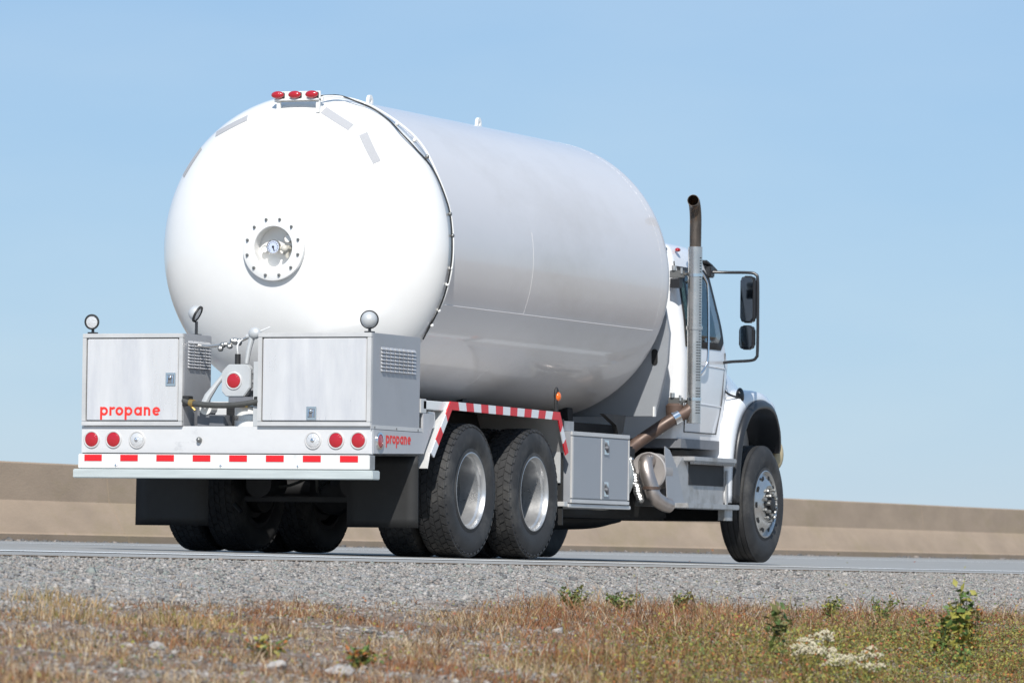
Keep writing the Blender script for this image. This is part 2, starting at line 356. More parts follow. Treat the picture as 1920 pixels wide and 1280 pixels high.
hp2 = [(YB, R), (YB + 0.05, R)] + [(YB + 0.05 + 0.62 * sin(a), R * cos(a) if a < pi / 2 - 1e-6 else 0) for a in np.linspace(0.02, pi / 2, 24)]
part(MB().lathe([(YB + 0.0005, R - 0.002)] + hp2, (0, 0, ZC), 'Y', 96), 'tank_head', m_shell, ang=60)
# weld seams
def ringpath(y, r, a0=0, a1=2 * pi, n=96): return [(r * cos(a0 + (a1 - a0) * k / n), y, ZC + r * sin(a0 + (a1 - a0) * k / n)) for k in range(n + 1)]
part(MB().tube(ringpath(YB - 0.06, R - 0.0012), 0.002, 6, cap=False), 'weld_seam', m_weld)
part(MB().tube(ringpath(YA + 0.03, R - 0.001), 0.003, 6, cap=False), 'weld_seam', m_weld)
sa = math.asin((1.94 - ZC) / R)
part(MB().tube([(R * cos(sa), YA + 0.03, ZC + R * sin(sa)), (R * cos(sa), YB - 0.06, ZC + R * sin(sa))], 0.0034, 6), 'weld_seam', m_weld)
part(MB().tube(ringpath(3.3, R - 0.0015, sa, 0.18, 20), 0.0028, 6), 'weld_seam', m_weld)
part(MB().tube(ringpath(3.3, R - 0.0015, -1.05, -0.8, 20), 0.0028, 6), 'weld_seam', m_weld)
# lifting lugs
for y in (2.72, 4.98):
    b = MB(); ring = []
    for k in range(20):
        a = 2 * pi * k / 20; ring.append(a)
    for t in (-0.012, 0.012): pass
    outer = [(0.045 * cos(a), 0.055 * sin(a) + 0.045) for a in ring]; inner = [(0.018 * cos(a), 0.02 * sin(a) + 0.05) for a in ring]
    V = {}
    for side, t in ((0, -0.012), (1, 0.012)):
        for nm, P in (('o', outer), ('i', inner)):
            V[nm, side] = [b.bm.verts.new((t, y + p[0], ZC + R + p[1] - 0.004)) for p in P]
    for k in range(20):
        k2 = (k + 1) % 20
        for side in (0, 1): b.bm.faces.new((V['o', side][k], V['o', side][k2], V['i', side][k2], V['i', side][k]))
        for nm in 'oi': b.bm.faces.new((V[nm, 0][k], V[nm, 0][k2], V[nm, 1][k2], V[nm, 1][k]))
    b.box(-0.02, 0.02, y - 0.06, y + 0.06, ZC + R - 0.01, ZC + R + 0.012)
    part(b, 'lifting_lug', m_white)
# ---- reflective strips on the rear head
def strip(p0, p1, w):
    b = MB(); p0 = Vector((p0[0], 0, p0[1])); p1 = Vector((p1[0], 0, p1[1])); d = (p1 - p0).normalized(); s_ = Vector((-d.z, 0, d.x)) * w / 2
    rows = []
    for sg in (-1, -0.5, 0, 0.5, 1):
        row = []
        for k in range(13):
            q = p0.lerp(p1, k / 12) + s_ * sg; row.append((q.x, head_y(q.x, q.z) - 0.004, q.z))
        rows.append(row)
    b.grid(rows); part(b, 'reflective_strip', m_decal, ang=80)
strip((-0.70, 3.27), (-0.405, 3.39), 0.05); strip((0.245, 3.44), (0.50, 3.295), 0.055); strip((0.60, 3.245), (0.745, 3.015), 0.058); strip((-0.975, 2.945), (-0.835, 3.165), 0.05)
# ---- manway
def manway():
    ZC = globals()['ZC'] - MO; c = (0, 0, ZC); yf = HY - HD - 0.03
    m = part(MB().lathe([(yf + 0.12, 0.165), (yf + 0.005, 0.161), (yf, 0.166), (yf, 0.252), (yf + 0.004, 0.258), (yf + 0.036, 0.258), (yf + 0.04, 0.25), (yf + 0.04, 0.2), (yf + 0.10, 0.2)], c, 'Y', 64), 'manway_flange', m_head, ang=40)
    part(MB().lathe([(yf + 0.115, 0.0), (yf + 0.115, 0.17)], c, 'Y', 48), 'manway_cover', m_head)
    b = MB()
    for k in range(12):
        a = 2 * pi * (k + 0.5) / 12; x, z = 0.222 * cos(a), ZC + 0.222 * sin(a)
        b.lathe([(0, 0), (0, 0.0125), (0.012, 0.0125)], (x, yf - 0.012, z), 'Y', 6); b.cyl((x, yf - 0.022, z), (x, yf + 0.05, z), 0.006, 8)
        o = part(b, 'flange_bolt', m_bolt, smooth=False); b = MB()
    b.bm.free()
    def gauge(x, z, r, dep, m2=m_face, nm='dial_gauge'):
        y0 = yf + 0.115 - dep
        g = part(MB().lathe([(dep, r * .35), (0.035, r * .4), (0.03, r * .95), (0, r), (-0.004, r * .96), (0, r * .88), (0.004, r * 0.86), (0.005, 0)], (x, y0, z), 'Y', 32), nm, m_steel)
        part(MB().lathe([(0.0, r * 0.86), (0.0, 0)], (x, y0 + 0.002, z), 'Y', 32), 'dial_face', m2, parent=g)
        return g, y0
    g, y0 = gauge(-0.005, ZC + 0.005, 0.056, 0.10)
    b = MB(); yy = y0 - 0.001
    for k in range(11):
        a = radians(225 - 27 * k); b.box(-0.005 + 0.038 * cos(a) - .003, -0.005 + 0.038 * cos(a) + .003, yy - 0.001, yy, ZC + .005 + 0.038 * sin(a) - .003, ZC + .005 + 0.038 * sin(a) + .003)
    b.box(-0.009, -0.002, yy - 0.002, yy, ZC - 0.03, ZC + 0.012, Matrix.Rotation(radians(-20), 3, 'Y'), (-0.005, yy, ZC + 0.005)); b.cyl((-0.005, yy - 0.002, ZC + 0.005), (-0.005, yy, ZC + 0.005), 0.009, 12)
    part(b, 'dial_marks', m_needle, parent=g, smooth=False)
    gauge(-0.10, ZC - 0.01, 0.028, 0.05, m_white, 'small_gauge'); gauge(0.10, ZC + 0.07, 0.032, 0.06, m_white, 'small_gauge')
    b = MB().cyl((0.095, yf + 0.115, ZC - 0.01), (0.095, yf + 0.01, ZC - 0.01), 0.03, 6).cyl((0.03, yf + 0.05, ZC - 0.005), (0.12, yf + 0.05, ZC - 0.005), 0.018, 10)
    b.cyl((0.10, yf + 0.03, ZC - 0.01), (0.105, yf + 0.04, ZC - 0.08), 0.014, 8).cyl((0.085, yf + 0.035, ZC - 0.01), (0.075, yf + 0.04, ZC - 0.055), 0.009, 8).ball((0.095, yf + 0.012, ZC - 0.01), 0.028)
    part(b, 'relief_valve', m_beige)
manway()
# ---- top light bar
def top_lights():
    z = 3.555; y = 1.22
    b = MB().box(-0.175, 0.20, y, y + 0.05, z - 0.045, z - 0.03).box(-0.175, 0.20, y + 0.035, y + 0.05, z - 0.045, z + 0.03)
    for x in (-0.165, 0.17): b.box(x, x + 0.03, y + 0.02, y + 0.045, z - 0.14, z - 0.03)
    b.box(-0.20, 0.215, y + 0.052, y + 0.075, z - 0.05, z - 0.02)
    br = part(b, 'light_bracket', m_white, bevel=0.003)
    for i in (-1, 0, 1):
        part(MB().ball((0.0 + i * 0.145, y - 0.005, z), 0.055, (0.98, 0.45, 0.55), 20, 12), 'marker_lamp', m_red, parent=br)
        part(MB().box(i * 0.145 - 0.045, i * 0.145 + 0.045, y + 0.005, y + 0.034, z - 0.022, z + 0.02), 'lamp_base', m_rubber, parent=br, bevel=0.004)
top_lights()
# ---- conduit and cables round the rear seam
def cpath(pts, dr=0.02):
    out = []
    for a, y, d in pts: out.append(((R + dr + d) * cos(a), y, ZC + (R + dr + d) * sin(a)))
    return spline(out, 6)
dg = radians
part(MB().tube(cpath([(dg(82), 1.25, -0.06), (dg(76), 1.36, -0.02), (dg(70), 1.47, 0), (dg(62), 1.53, 0.005), (dg(50), 1.57, 0.01), (dg(40), 1.6, 0.012), (dg(28), 1.585, 0.0), (dg(12), 1.6, 0.0), (dg(-5), 1.59, 0.005), (dg(-20), 1.585, 0.0), (dg(-36), 1.58, 0)]), 0.0085, 8), 'wiring_conduit', m_white)
part(MB().tube(cpath([(dg(81), 1.25, -0.05), (dg(75), 1.40, -0.005), (dg(68), 1.43, -0.005), (dg(62), 1.50, -0.005), (dg(54), 1.49, -0.01), (dg(46), 1.44, -0.01), (dg(38), 1.48, -0.01), (dg(30), 1.555, -0.005), (dg(20), 1.575, -0.003), (dg(10), 1.582, 0.0), (dg(-5), 1.575, 0.0), (dg(-20), 1.57, 0), (dg(-36), 1.57, 0)]), 0.0065, 8), 'black_cable', m_rubber)
for a, y in ((66, 1.51), (52, 1.56), (43, 1.58), (35, 1.58), (12, 1.59), (4, 1.59), (-8, 1.585), (-14, 1.58), (-24, 1.58), (-30, 1.58)):
    a = dg(a); r = R + 0.018
    b = MB(); p = Vector((r * cos(a), y, ZC + r * sin(a))); b.ball(p, 0.017, (1, 1, 1), 10, 6)
    part(b, 'cable_clip', m_white if a > 0.7 or a < -0.1 else m_bolt)

for o in list(T.children): o.location = (-0.028 + (0.028 if o.name.startswith('light_bracket') else 0), 0, 0.018)      # the tank rides slightly left of the frame centre
# ---- rear boxes
def louvres(b, x_or_y, face, us, zs, w, h):
    for u in us:
        for z in zs:
            if face == 'X':                                    # on plane x = x_or_y, u = y
                v = [b.bm.verts.new(p) for p in ((x_or_y, u - w / 2, z - h / 2), (x_or_y, u + w / 2, z - h / 2), (x_or_y, u + w / 2, z + h / 2), (x_or_y, u - w / 2, z + h / 2), (x_or_y + 0.016, u - w / 2 + 0.004, z - h / 2 - 0.001), (x_or_y + 0.016, u + w / 2 - 0.004, z - h / 2 - 0.001))]
                b.bm.faces.new((v[4], v[5], v[2], v[3])); b.bm.faces.new((v[0], v[4], v[3])); b.bm.faces.new((v[1], v[2], v[5])); b.bm.faces.new((v[0], v[1], v[5], v[4]))
def cabinet(x0, x1, y0, y1, z0, z1, name, latch, vent):
    t = 0.004
    b = MB().box(x0, x1, y0 + 0.03, y1, z0, z1)
    body = part(b, name, m_alu_shade, bevel=0.004)
    fw_ = 0.034
    for (a, b_, c, d) in ((x0, x1, z1 - fw_, z1), (x0, x1, z0, z0 + fw_), (x0, x0 + fw_, z0 + fw_, z1 - fw_), (x1 - fw_, x1, z0 + fw_, z1 - fw_)):
        part(MB().box(a + 0.0005, b_ - 0.0005, y0, y0 + 0.029, c + 0.0005, d - 0.0005), 'door_surround', m_alu, parent=body, bevel=0.003)
    part(MB().box(x0 + fw_, x1 - fw_, y0 + 0.027, y0 + 0.029, z0 + fw_, z1 - fw_), 'door_seal', m_rubber, parent=body, smooth=False)
    g = 0.007
    part(MB().box(x0 + fw_ + g, x1 - fw_ - g, y0 + 0.006, y0 + 0.0265, z0 + fw_ + g, z1 - fw_ - g), 'door', m_alud, parent=body, bevel=0.005)
    lx, lz = latch
    b = MB().box(lx - 0.042, lx + 0.042, y0 - 0.002, y0 + 0.0055, lz - 0.05, lz + 0.05)
    part(b, 'latch_plate', m_chrome, parent=body, bevel=0.012 if False else 0.003)
    part(MB().box(lx - 0.028, lx + 0.028, y0 - 0.004, y0 - 0.0025, lz - 0.03, lz + 0.035), 'latch_recess', m_grey, parent=body)
    b = MB().tube([(lx - 0.02, y0 - 0.006, lz + 0.03), (lx - 0.02, y0 - 0.012, lz - 0.03), (lx + 0.02, y0 - 0.012, lz - 0.03), (lx + 0.02, y0 - 0.006, lz + 0.03)], 0.006, 6).ball((lx, y0 - 0.006, lz + 0.015), 0.014)
    part(b, 'latch_handle', m_chrome, parent=body)
    b = MB(); louvres(b, x1 + 0.0005, 'X', *vent)
    o = part(b, 'louvre_vents', m_alu_shade2, parent=body, smooth=False); o['kind'] = 'stuff'
    return body
LB = cabinet(-1.225, -0.375, 0.07, 0.575, 0.972, 1.674, 'cabinet', (-0.475, 1.325), ([0.205 + 0.098 * i for i in range(4)], [1.425 + 0.0235 * k for k in range(9)], 0.085, 0.018))
RB = cabinet(0.252, 1.185, 0.07, 1.0, 0.972, 1.674, 'cabinet', (0.70, 1.07), ([0.285 + 0.082 * i for i in range(8)], [1.402 + 0.027 * k for k in range(7)], 0.068, 0.02))
LB.name = 'cabinet'; RB.name = 'cabinet'
LB['label'] = 'left aluminium cabinet with red propane lettering'; RB['label'] = 'right aluminium cabinet with bottom latch'
part(MB().box(1.186, 1.190, 0.075, 1.05, 0.955, 0.985), 'cabinet_flange', m_alu, parent=RB, bevel=0.001)
# small rivets on the lower side lip
for y in (0.14, 0.55, 0.96): part(MB().ball((1.192, y, 0.968), 0.008, (0.5, 1, 1), 8, 6), 'rivet', m_bolt, parent=RB)

# ---- lettering (geometric strokes)
def word_mesh(b, plane, origin, h, adv, off):
    """single-storey geometric 'propane'; h x-height, adv letter pitch. plane 'Y': letters run +X, face -Y; 'X': run +Y, face +X"""
    st = h * 0.27
    def P(u, v, k):
        if plane == 'Y': return (origin[0] + u, origin[1] - off * k, origin[2] + v)
        return (origin[0] + off * k, origin[1] + u, origin[2] + v)
    def arc(cu, cv, ro, a0, a1, sx=1.0, n=24):
        ri = ro - st; A = []
        for i in range(n + 1):
            a = radians(a0 + (a1 - a0) * i / n)
            A.append([b.bm.verts.new(P(cu + r * sx * cos(a), cv + r * sin(a), k)) for r, k in ((ro, 0), (ro, 1), (ri, 1), (ri, 0))])
        for i in range(n):
            for q in range(4): b.bm.faces.new((A[i][q], A[i + 1][q], A[i + 1][(q + 1) % 4], A[i][(q + 1) % 4]))
        if abs(a1 - a0) < 359: b.bm.faces.new(A[0]); b.bm.faces.new(A[-1])
    def bar(u0, u1, v0, v1, kk=1.05):
        A = [b.bm.verts.new(P(u, v, k)) for k in (0, kk) for u, v in ((u0, v0), (u1, v0), (u1, v1), (u0, v1))]
        for f in ((4, 5, 6, 7), (0, 1, 5, 4), (1, 2, 6, 5), (2, 3, 7, 6), (3, 0, 4, 7), (3, 2, 1, 0)): b.bm.faces.new([A[i] for i in f])
    r = h / 2; u = 0; W2 = 1.0
    def p(u): bar(u, u + st, -h * 0.48, h); arc(u + r * W2, r, r, 0, 360, W2)
    def rr(u): bar(u, u + st, 0, h); arc(u + st + 0.26 * h, h * 0.62, 0.38 * h, 50, 165)
    def o(u): arc(u + r * W2, r, r, 0, 360, W2)
    def a_(u): arc(u + r * W2, r, r, 0, 360, W2); bar(u + h * W2 - st, u + h * W2, 0, h)
    def nn(u): bar(u, u + st, 0, h); arc(u + 0.42 * h, h - 0.42 * h, 0.42 * h, 0, 180, 1.0); bar(u + 0.84 * h - st, u + 0.84 * h, 0, h * 0.58)
    def e(u): arc(u + r * W2, r, r, 0, 318, W2); bar(u + st * .7, u + h * W2 - st * .5, r - st * 0.38, r + st * 0.42, 1.1)
    for fn, w in ((p, 1.10), (rr, 0.72), (o, 1.08), (p, 1.12), (a_, 1.14), (nn, 1.02), (e, 1)):
        fn(u); u += w * h * 1.085 * (1 if plane == 'Y' else 0.98)
    return u
b = MB(); word_mesh(b, 'Y', (-1.068, 0.0755, 1.05), 0.066, 0, 0.0012); part(b, 'lettering', m_lett, parent=LB, smooth=False)
b = MB(); word_mesh(b, 'X', (1.1905, 0.355, 0.852), 0.062, 0, 0.0012); part(b, 'lettering', m_lett, smooth=False)

# ---- light panel and side plate
pn = part(MB().box(-1.235, 1.188, 0.10, 0.13, 0.765, 0.971), 'light_panel', m_panel, bevel=0.003)
part(MB().prism([(0.131, 0.952), (0.131, 0.77), (1.08, 0.79), (1.275, 1.03), (1.285, 1.10), (1.06, 1.10), (1.06, 0.952)], 'X', 1.17, 1.1895), 'side_plate', m_alu_shade2, bevel=0.002)
part(MB().prism([(0.131, 0.952), (0.131, 0.77), (1.08, 0.79), (1.275, 1.03), (1.285, 1.10), (1.06, 1.10), (1.06, 0.952)], 'X', -1.235, -1.215), 'side_plate', m_alu_shade2, bevel=0.002)
def round_lamp(x, z, m, yp=0.1, parent=pn, label=None):
    g = part(MB().lathe([(0.0, 0.069), (-0.006, 0.068), (-0.010, 0.062), (-0.008, 0.056), (0, 0.055)], (x, yp, z), 'Y', 32), 'lamp_grommet', m_grom, parent=parent)
    part(MB().lathe([(-0.003, 0.056), (-0.010, 0.052), (-0.016, 0.035), (-0.018, 0.0)], (x, yp, z), 'Y', 32), 'lamp_lens', m, parent=parent)
for x in (-1.147, -0.962, 0.895, 1.078): round_lamp(x, 0.868, m_red)
for x in (-0.763, 0.706): round_lamp(x, 0.866, m_clear)
for x in (-0.763, 0.706):
    part(MB().ball((x, 0.085, 0.866), 0.018, (1, 0.5, 1), 12, 8), 'lamp_bulb', m_chrome, parent=pn)
part(MB().ball((-0.234, 0.085, 0.868), 0.022, (1, 1.2, 1), 12, 8).cyl((-0.234, 0.099, 0.868), (-0.234, 0.075, 0.868), 0.014, 10), 'plug_socket', m_bolt, parent=pn)
# side marker
g = part(MB().lathe([(0, 0.066), (0.014, 0.064), (0.016, 0.05), (0.0, 0.048)], (1.1895, 0.225, 0.868), 'X', 28), 'side_marker_ring', m_chrome)
part(MB().lathe([(0.002, 0.05), (0.014, 0.045), (0.02, 0.0)], (1.1895, 0.225, 0.868), 'X', 28), 'side_marker_lens', m_red)
# ---- bumper bars
ub = part(MB().box(-1.222, 1.203, 0.02, 0.12, 0.647, 0.757), 'bumper_bar', m_barw, bevel=0.006)
for i in range(8):
    x = -1.093 + 0.3045 * i; part(MB().box(x - 0.0735, x + 0.0735, 0.0165, 0.0195, 0.703, 0.752), 'red_tape', m_redt, parent=ub, smooth=False)
lb = part(MB().box(-1.245, 1.248, -0.02, 0.12, 0.574, 0.6425), 'step_bumper', m_bar, bevel=0.006)
part(MB().box(-1.22, 1.2, 0.04, 0.115, 0.6428, 0.6465).box(-1.2, 1.18, 0.05, 0.12, 0.7575, 0.7645), 'bumper_packing', m_rubber, smooth=False)
for x in (-0.02, 0.62, -0.9): part(MB().ball((x, 0.02, 0.668), 0.012, (1, 0.4, 1), 8, 6), 'bumper_bolt', m_chrome, parent=ub)
part(MB().box(1.2035, 1.207, 0.03, 0.115, 0.65, 0.755), 'bumper_end_cap', m_step, smooth=False)
# ---- work lights
def work_light(x, y, z, d, r, base, ml, mr_):
    d = Vector(d).normalized(); q = d.to_track_quat('Z', 'Y').to_matrix()
    def L(prof): 
        b = MB().lathe(prof, (0, 0, 0), 'Z', 28)
        for v in b.bm.verts: v.co = q @ v.co + Vector((x, y, z))
        return b
    g = part(L([(-r * 0.95, 0)] + [(-r * 0.95 * cos(a), r * 0.96 * sin(a)) for a in np.linspace(0.25, pi / 2, 9)] + [(r * 0.12, r * 0.97)]), 'work_light', mr_)
    part(L([(r * 0.10, r * 0.97), (r * 0.12, r * 1.1), (r * 0.32, r * 1.1), (r * 0.36, r * 0.88), (r * 0.22, r * 0.84)]), 'light_rim', m_rubber, parent=g)
    part(L([(r * 0.24, r * 0.88), (r * 0.3, r * 0.5), (r * 0.32, 0)]), 'lens', ml, parent=g)
    part(MB().cyl((x, y + 0.01, z - r), (x, y + 0.01, base), 0.012, 8).box(x - 0.03, x + 0.03, y - 0.02, y + 0.04, base, base + 0.012), 'light_stem', m_blackp, parent=g)
work_light(-1.163, 0.11, 1.765, (0.1, -1, -0.05), 0.054, 1.674, m_clear, m_blackp)
work_light(1.13, 0.15, 1.772, (-0.3, 1, 0.15), 0.064, 1.674, m_clear, m_lgrey)
work_light(-0.475, 0.5, 1.845, (0.95, 0.12, -0.5), 0.062, 1.674, m_clear, m_lgrey)
# ---- centre equipment
b = MB(); c8 = 0.055
b.prism([(-0.075 + c8, 1.44), (0.165 - c8 * .6, 1.44), (0.165, 1.44 - c8 * .6), (0.165, 1.21 + c8), (0.165 - c8, 1.195), (-0.075 + c8 * .7, 1.195), (-0.075, 1.195 + c8 * .7), (-0.075, 1.44 - c8)], 'Y', 0.13, 0.20)
jb = part(b, 'junction_housing', m_lgrey, bevel=0.006)
round_lamp(0.028, 1.315, m_red, yp=0.13, parent=jb)
b = MB().box(-0.05, 0.15, 0.2, 0.32, 1.2, 1.42)
for z in (1.25, 1.31, 1.38): b.cyl((0.15, 0.17, z), (0.20, 0.19, z), 0.015, 8)
part(b, 'pump_block', m_grey, parent=jb, bevel=0.004)
part(MB().box(-0.02, 0.20, 0.14, 0.34, 1.15, 1.195).box(0.155, 0.20, 0.21, 0.3, 1.4, 1.42), 'mount_shelf', m_grey, parent=jb)
part(MB().box(0.205, 0.2505, 0.10, 0.13, 0.972, 1.46), 'mount_post', m_lgrey)
cyl_ = part(MB().lathe([(0.972, 0.0), (0.972, 0.14), (1.115, 0.14), (1.125, 0.13), (1.135, 0)], (0.10, 0.33, 0), 'Z', 40), 'meter_drum', m_white)
part(MB().lathe([(1.02, 0.141), (1.02, 0.146), (1.055, 0.146), (1.055, 0.141)], (0.10, 0.33, 0), 'Z', 40), 'drum_band', m_steel, parent=cyl_)
part(MB().box(0.03, 0.13, 0.155, 0.165, 1.12, 1.135), 'caution_tag', m_yellow, smooth=False)
part(MB().box(-0.31, -0.20, 0.2, 0.3, 0.972, 1.1).box(-0.20, -0.07, 0.18, 0.32, 0.972, 1.06), 'pump_motor', m_grey, bevel=0.006)
part(MB().cyl((-0.235, 0.19, 1.11), (-0.235, 0.30, 1.11), 0.05, 20), 'pump_cap', m_white)
part(MB().tube(spline([(-0.376, 0.09, 1.165), (-0.30, 0.08, 1.145), (-0.15, 0.07, 1.13), (0.02, 0.07, 1.128), (0.16, 0.08, 1.142), (0.255, 0.09, 1.16)]), 0.022, 12), 'delivery_hose', m_hose)
part(MB().box(-0.382, -0.32, 0.075, 0.15, 1.125, 1.2), 'hose_port', m_rubber, bevel=0.004)
part(MB().box(0.22, 0.252, 0.075, 0.15, 1.125, 1.195), 'hose_port', m_rubber, bevel=0.004)
part(MB().cyl((-0.318, 0.085, 1.15), (-0.28, 0.08, 1.145), 0.027, 12).cyl((-0.31, 0.085, 1.13), (-0.27, 0.085, 1.09), 0.01, 8), 'hose_coupling', m_brass)
part(MB().tube([(-0.24, 0.15, 1.11), (-0.20, 0.16, 1.2), (-0.14, 0.18, 1.29), (-0.08, 0.2, 1.37)], [0.03, 0.03, 0.02, 0.018], 10), 'riser_pipe', m_lgrey)
part(MB().tube(spline([(-0.36, 0.3, 1.59), (-0.25, 0.3, 1.585), (-0.14, 0.3, 1.60), (-0.02, 0.3, 1.62), (0.08, 0.3, 1.66), (0.13, 0.3, 1.69)]), 0.012, 8), 'valve_pipe', m_steel)
b = MB()
for k in range(7): b.ball((-0.16 + 0.025 * k + random.uniform(-.01, .01), 0.29, 1.59 + random.uniform(-.03, .02) + 0.006 * k), 0.026, (1, 1, random.uniform(.7, 1.2)), 8, 6)
part(b, 'foil_wrapped_valve', m_foil, smooth=False)
part(MB().ball((0.13, 0.27, 1.68), 0.05, (1, .7, .9)).cyl((0.06, 0.28, 1.655), (0.18, 0.28, 1.675), 0.018, 10).tube([(0.11, 0.28, 1.67), (0.085, 0.27, 1.56), (0.07, 0.26, 1.45)], [0.024, 0.02, 0.018], 10), 'valve_lever', m_lgrey)
part(MB().cyl((0.025, 0.2, 1.43), (0.025, 0.2, 1.52), 0.022, 12), 'cable_gland', m_rubber)
part(MB().tube(spline([(0.025, 0.2, 1.5), (0.02, 0.25, 1.62), (0.01, 0.8, 1.75)]), 0.006, 6), 'cable', m_white)
# ---- deck floor
part(MB().box(-1.20, 1.165, 0.135, 1.05, 0.93, 0.9665), 'rear_deck', m_grey)
# ---- mud flaps
for x0, x1 in ((-1.18, -0.56), (0.61, 1.20)):
    b = MB(); rows = []
    for k in range(9):
        z = 0.225 + (0.77 - 0.225) * k / 8; row = []
        for q in range(7):
            x = x0 + (x1 - x0) * q / 6; row.append((x, 0.95 + 0.012 * sin(q * 1.2 + x0) * (1 - k / 8), z))
        rows.append(row)
    b.grid(rows); part(b, 'mud_flap', m_flap, solid=0.01, ang=80)

# ---- wheels
def wheel_meshes():
    d = {}
    RO = 0.525; w = 0.14
    prof = [(w - 0.018, 0.292), (w - 0.004, 0.30), (w - 0.012, 0.33), (w + 0.004, 0.37), (w + 0.008, 0.41), (w + 0.006, 0.445), (w - 0.004, 0.475), (w - 0.012, 0.492), (w - 0.022, 0.505),
            (w - 0.03, RO - 0.013), (0.045, RO - 0.010), (0, RO - 0.009), (-0.045, RO - 0.010), (-w + 0.03, RO - 0.013), (-w + 0.022, 0.505), (-w + 0.004, 0.475), (-w - 0.008, 0.41), (-w + 0.012, 0.33), (-w + 0.018, 0.292), (0, 0.285)]
    b = MB().lathe(prof, (0, 0, 0), 'X', 96, close=True)
    # raised sidewall lettering-like ribs are left plain; tread blocks
    N = 44
    for row, (xa, xb) in enumerate(((-0.125, -0.078), (-0.070, -0.024), (-0.018, 0.018), (0.024, 0.070), (0.078, 0.125))):
        for k in range(N):
            a0 = 2 * pi * (k + 0.5 * (row % 2)) / N; a1 = a0 + 2 * pi / N * 0.80
            edge = row in (0, 4); r0, r1 = RO - 0.02, RO - 0.003
            vs = []
            for r in (r0, r1):
                for x in (xa, xb):
                    for a in (a0, a1):
                        rr_ = r - (0.006 if edge and abs(x) > 0.1 else 0); sk = 0.012 * (1 if x == xa else -1) / RO * (1 if row % 2 else -1)
                        vs.append(b.bm.verts.new((x, rr_ * cos(a + sk), rr_ * sin(a + sk))))
            for f in ((4, 5, 7, 6), (0, 4, 6, 2), (1, 3, 7, 5), (0, 1, 5, 4), (2, 6, 7, 3)): b.bm.faces.new([vs[i] for i in f])
    # shoulder lugs
    for sg in (1, -1):
        for k in range(N):
            a0 = 2 * pi * k / N; a1 = a0 + 2 * pi / N * 0.62
            vs = [b.bm.verts.new((sg * x, r * cos(a), r * sin(a))) for x, r in ((w - 0.026, RO - 0.006), (w - 0.004, 0.497), (w - 0.016, 0.470)) for a in (a0, a1)]
            b.bm.faces.new((vs[0], vs[1], vs[3], vs[2])); b.bm.faces.new((vs[2], vs[3], vs[5], vs[4]))
            ins = [b.bm.verts.new((sg * (w - 0.05), 0.505 * cos(a), 0.505 * sin(a))) for a in (a0, a1)]
            b.bm.faces.new((vs[0], ins[0], vs[2])); b.bm.faces.new((vs[1], vs[3], ins[1]))
    d['tyre'] = b
    rb = [(x, r) for x, r in prof[:10]]
    for xx in (0.105, 0.098, 0.092, 0.058, 0.050, 0.043, 0.012, 0.005, -0.005, -0.012, -0.043, -0.050, -0.058, -0.092, -0.098, -0.105): rb.append((xx, RO - (0.012 if round(abs(xx), 3) in (0.098, 0.05, 0.005) else 0.001)))
    d['tyre_rib'] = MB().lathe(rb + prof[13:], (0, 0, 0), 'X', 96, close=True)
    # deep dish rim (outer side +x), disc set deep inboard
    d['rim_dual'] = MB().lathe([(w - 0.016, 0.298), (w - 0.006, 0.302), (w - 0.004, 0.292), (w - 0.02, 0.282), (w - 0.045, 0.279), (w - 0.06, 0.268), (w - 0.11, 0.262), (-0.07, 0.255)], (0, 0, 0), 'X', 72)
    d['wheel_disc'] = MB().lathe([(-0.071, 0.2549), (-0.09, 0.245), (-0.10, 0.22), (-0.085, 0.175), (-0.08, 0.12), (-0.08, 0.115)], (0, 0, 0), 'X', 72)
    d['rim_inner'] = MB().lathe([(-w + 0.016, 0.298), (-w + 0.006, 0.302), (-w + 0.02, 0.282), (-w + 0.06, 0.268), (0.0, 0.26), (0.09, 0.255), (0.10, 0.2), (0.10, 0.10)], (0, 0, 0), 'X', 48)
    d['hub_dual'] = MB().lathe([(-0.085, 0.118), (-0.04, 0.11), (-0.03, 0.10), (-0.025, 0.085), (-0.025, 0.0)], (0, 0, 0), 'X', 32)
    d['rim_front'] = MB().lathe([(w - 0.016, 0.298), (w - 0.004, 0.302), (w + 0.0, 0.294), (w - 0.016, 0.284), (w - 0.03, 0.276), (w - 0.028, 0.262), (w - 0.012, 0.238), (w + 0.012, 0.20), (w + 0.024, 0.175), (w + 0.026, 0.125), (w + 0.01, 0.115)], (0, 0, 0), 'X', 72)
    d['hub_front'] = MB().lathe([(w + 0.0, 0.118), (w + 0.035, 0.11), (w + 0.04, 0.065), (w + 0.065, 0.06), (w + 0.07, 0.05), (w + 0.072, 0)], (0, 0, 0), 'X', 32)
    return d
WM = wheel_meshes()
WP = {}
for k_, m_ in (('tyre', m_tyre), ('tyre_rib', m_tyre), ('rim_dual', m_rim), ('rim_inner', m_frame), ('wheel_disc', m_disc), ('hub_dual', m_frame), ('rim_front', m_alurim), ('hub_front', m_frame)):  # inner rims coloured dark to carry the shade under the truck
    o = WM[k_].build(k_, m_, None, ang=28); WP[k_] = o.data; bpy.data.objects.remove(o)
b = MB().lathe([(0, 0), (0.0, 0.019), (0.03, 0.017), (0.04, 0.012), (0.04, 0)], (0, 0, 0), 'X', 6); o = b.build('nut', m_bolt, None, smooth=False); NUT = o.data; bpy.data.objects.remove(o)
b = MB().lathe([(0, 0), (0.0, 0.026), (0.004, 0.026), (0.004, 0.0)], (0, 0, 0), 'X', 16); o = b.build('hand_hole', m_black, None, smooth=False); HOLE = o.data; bpy.data.objects.remove(o)
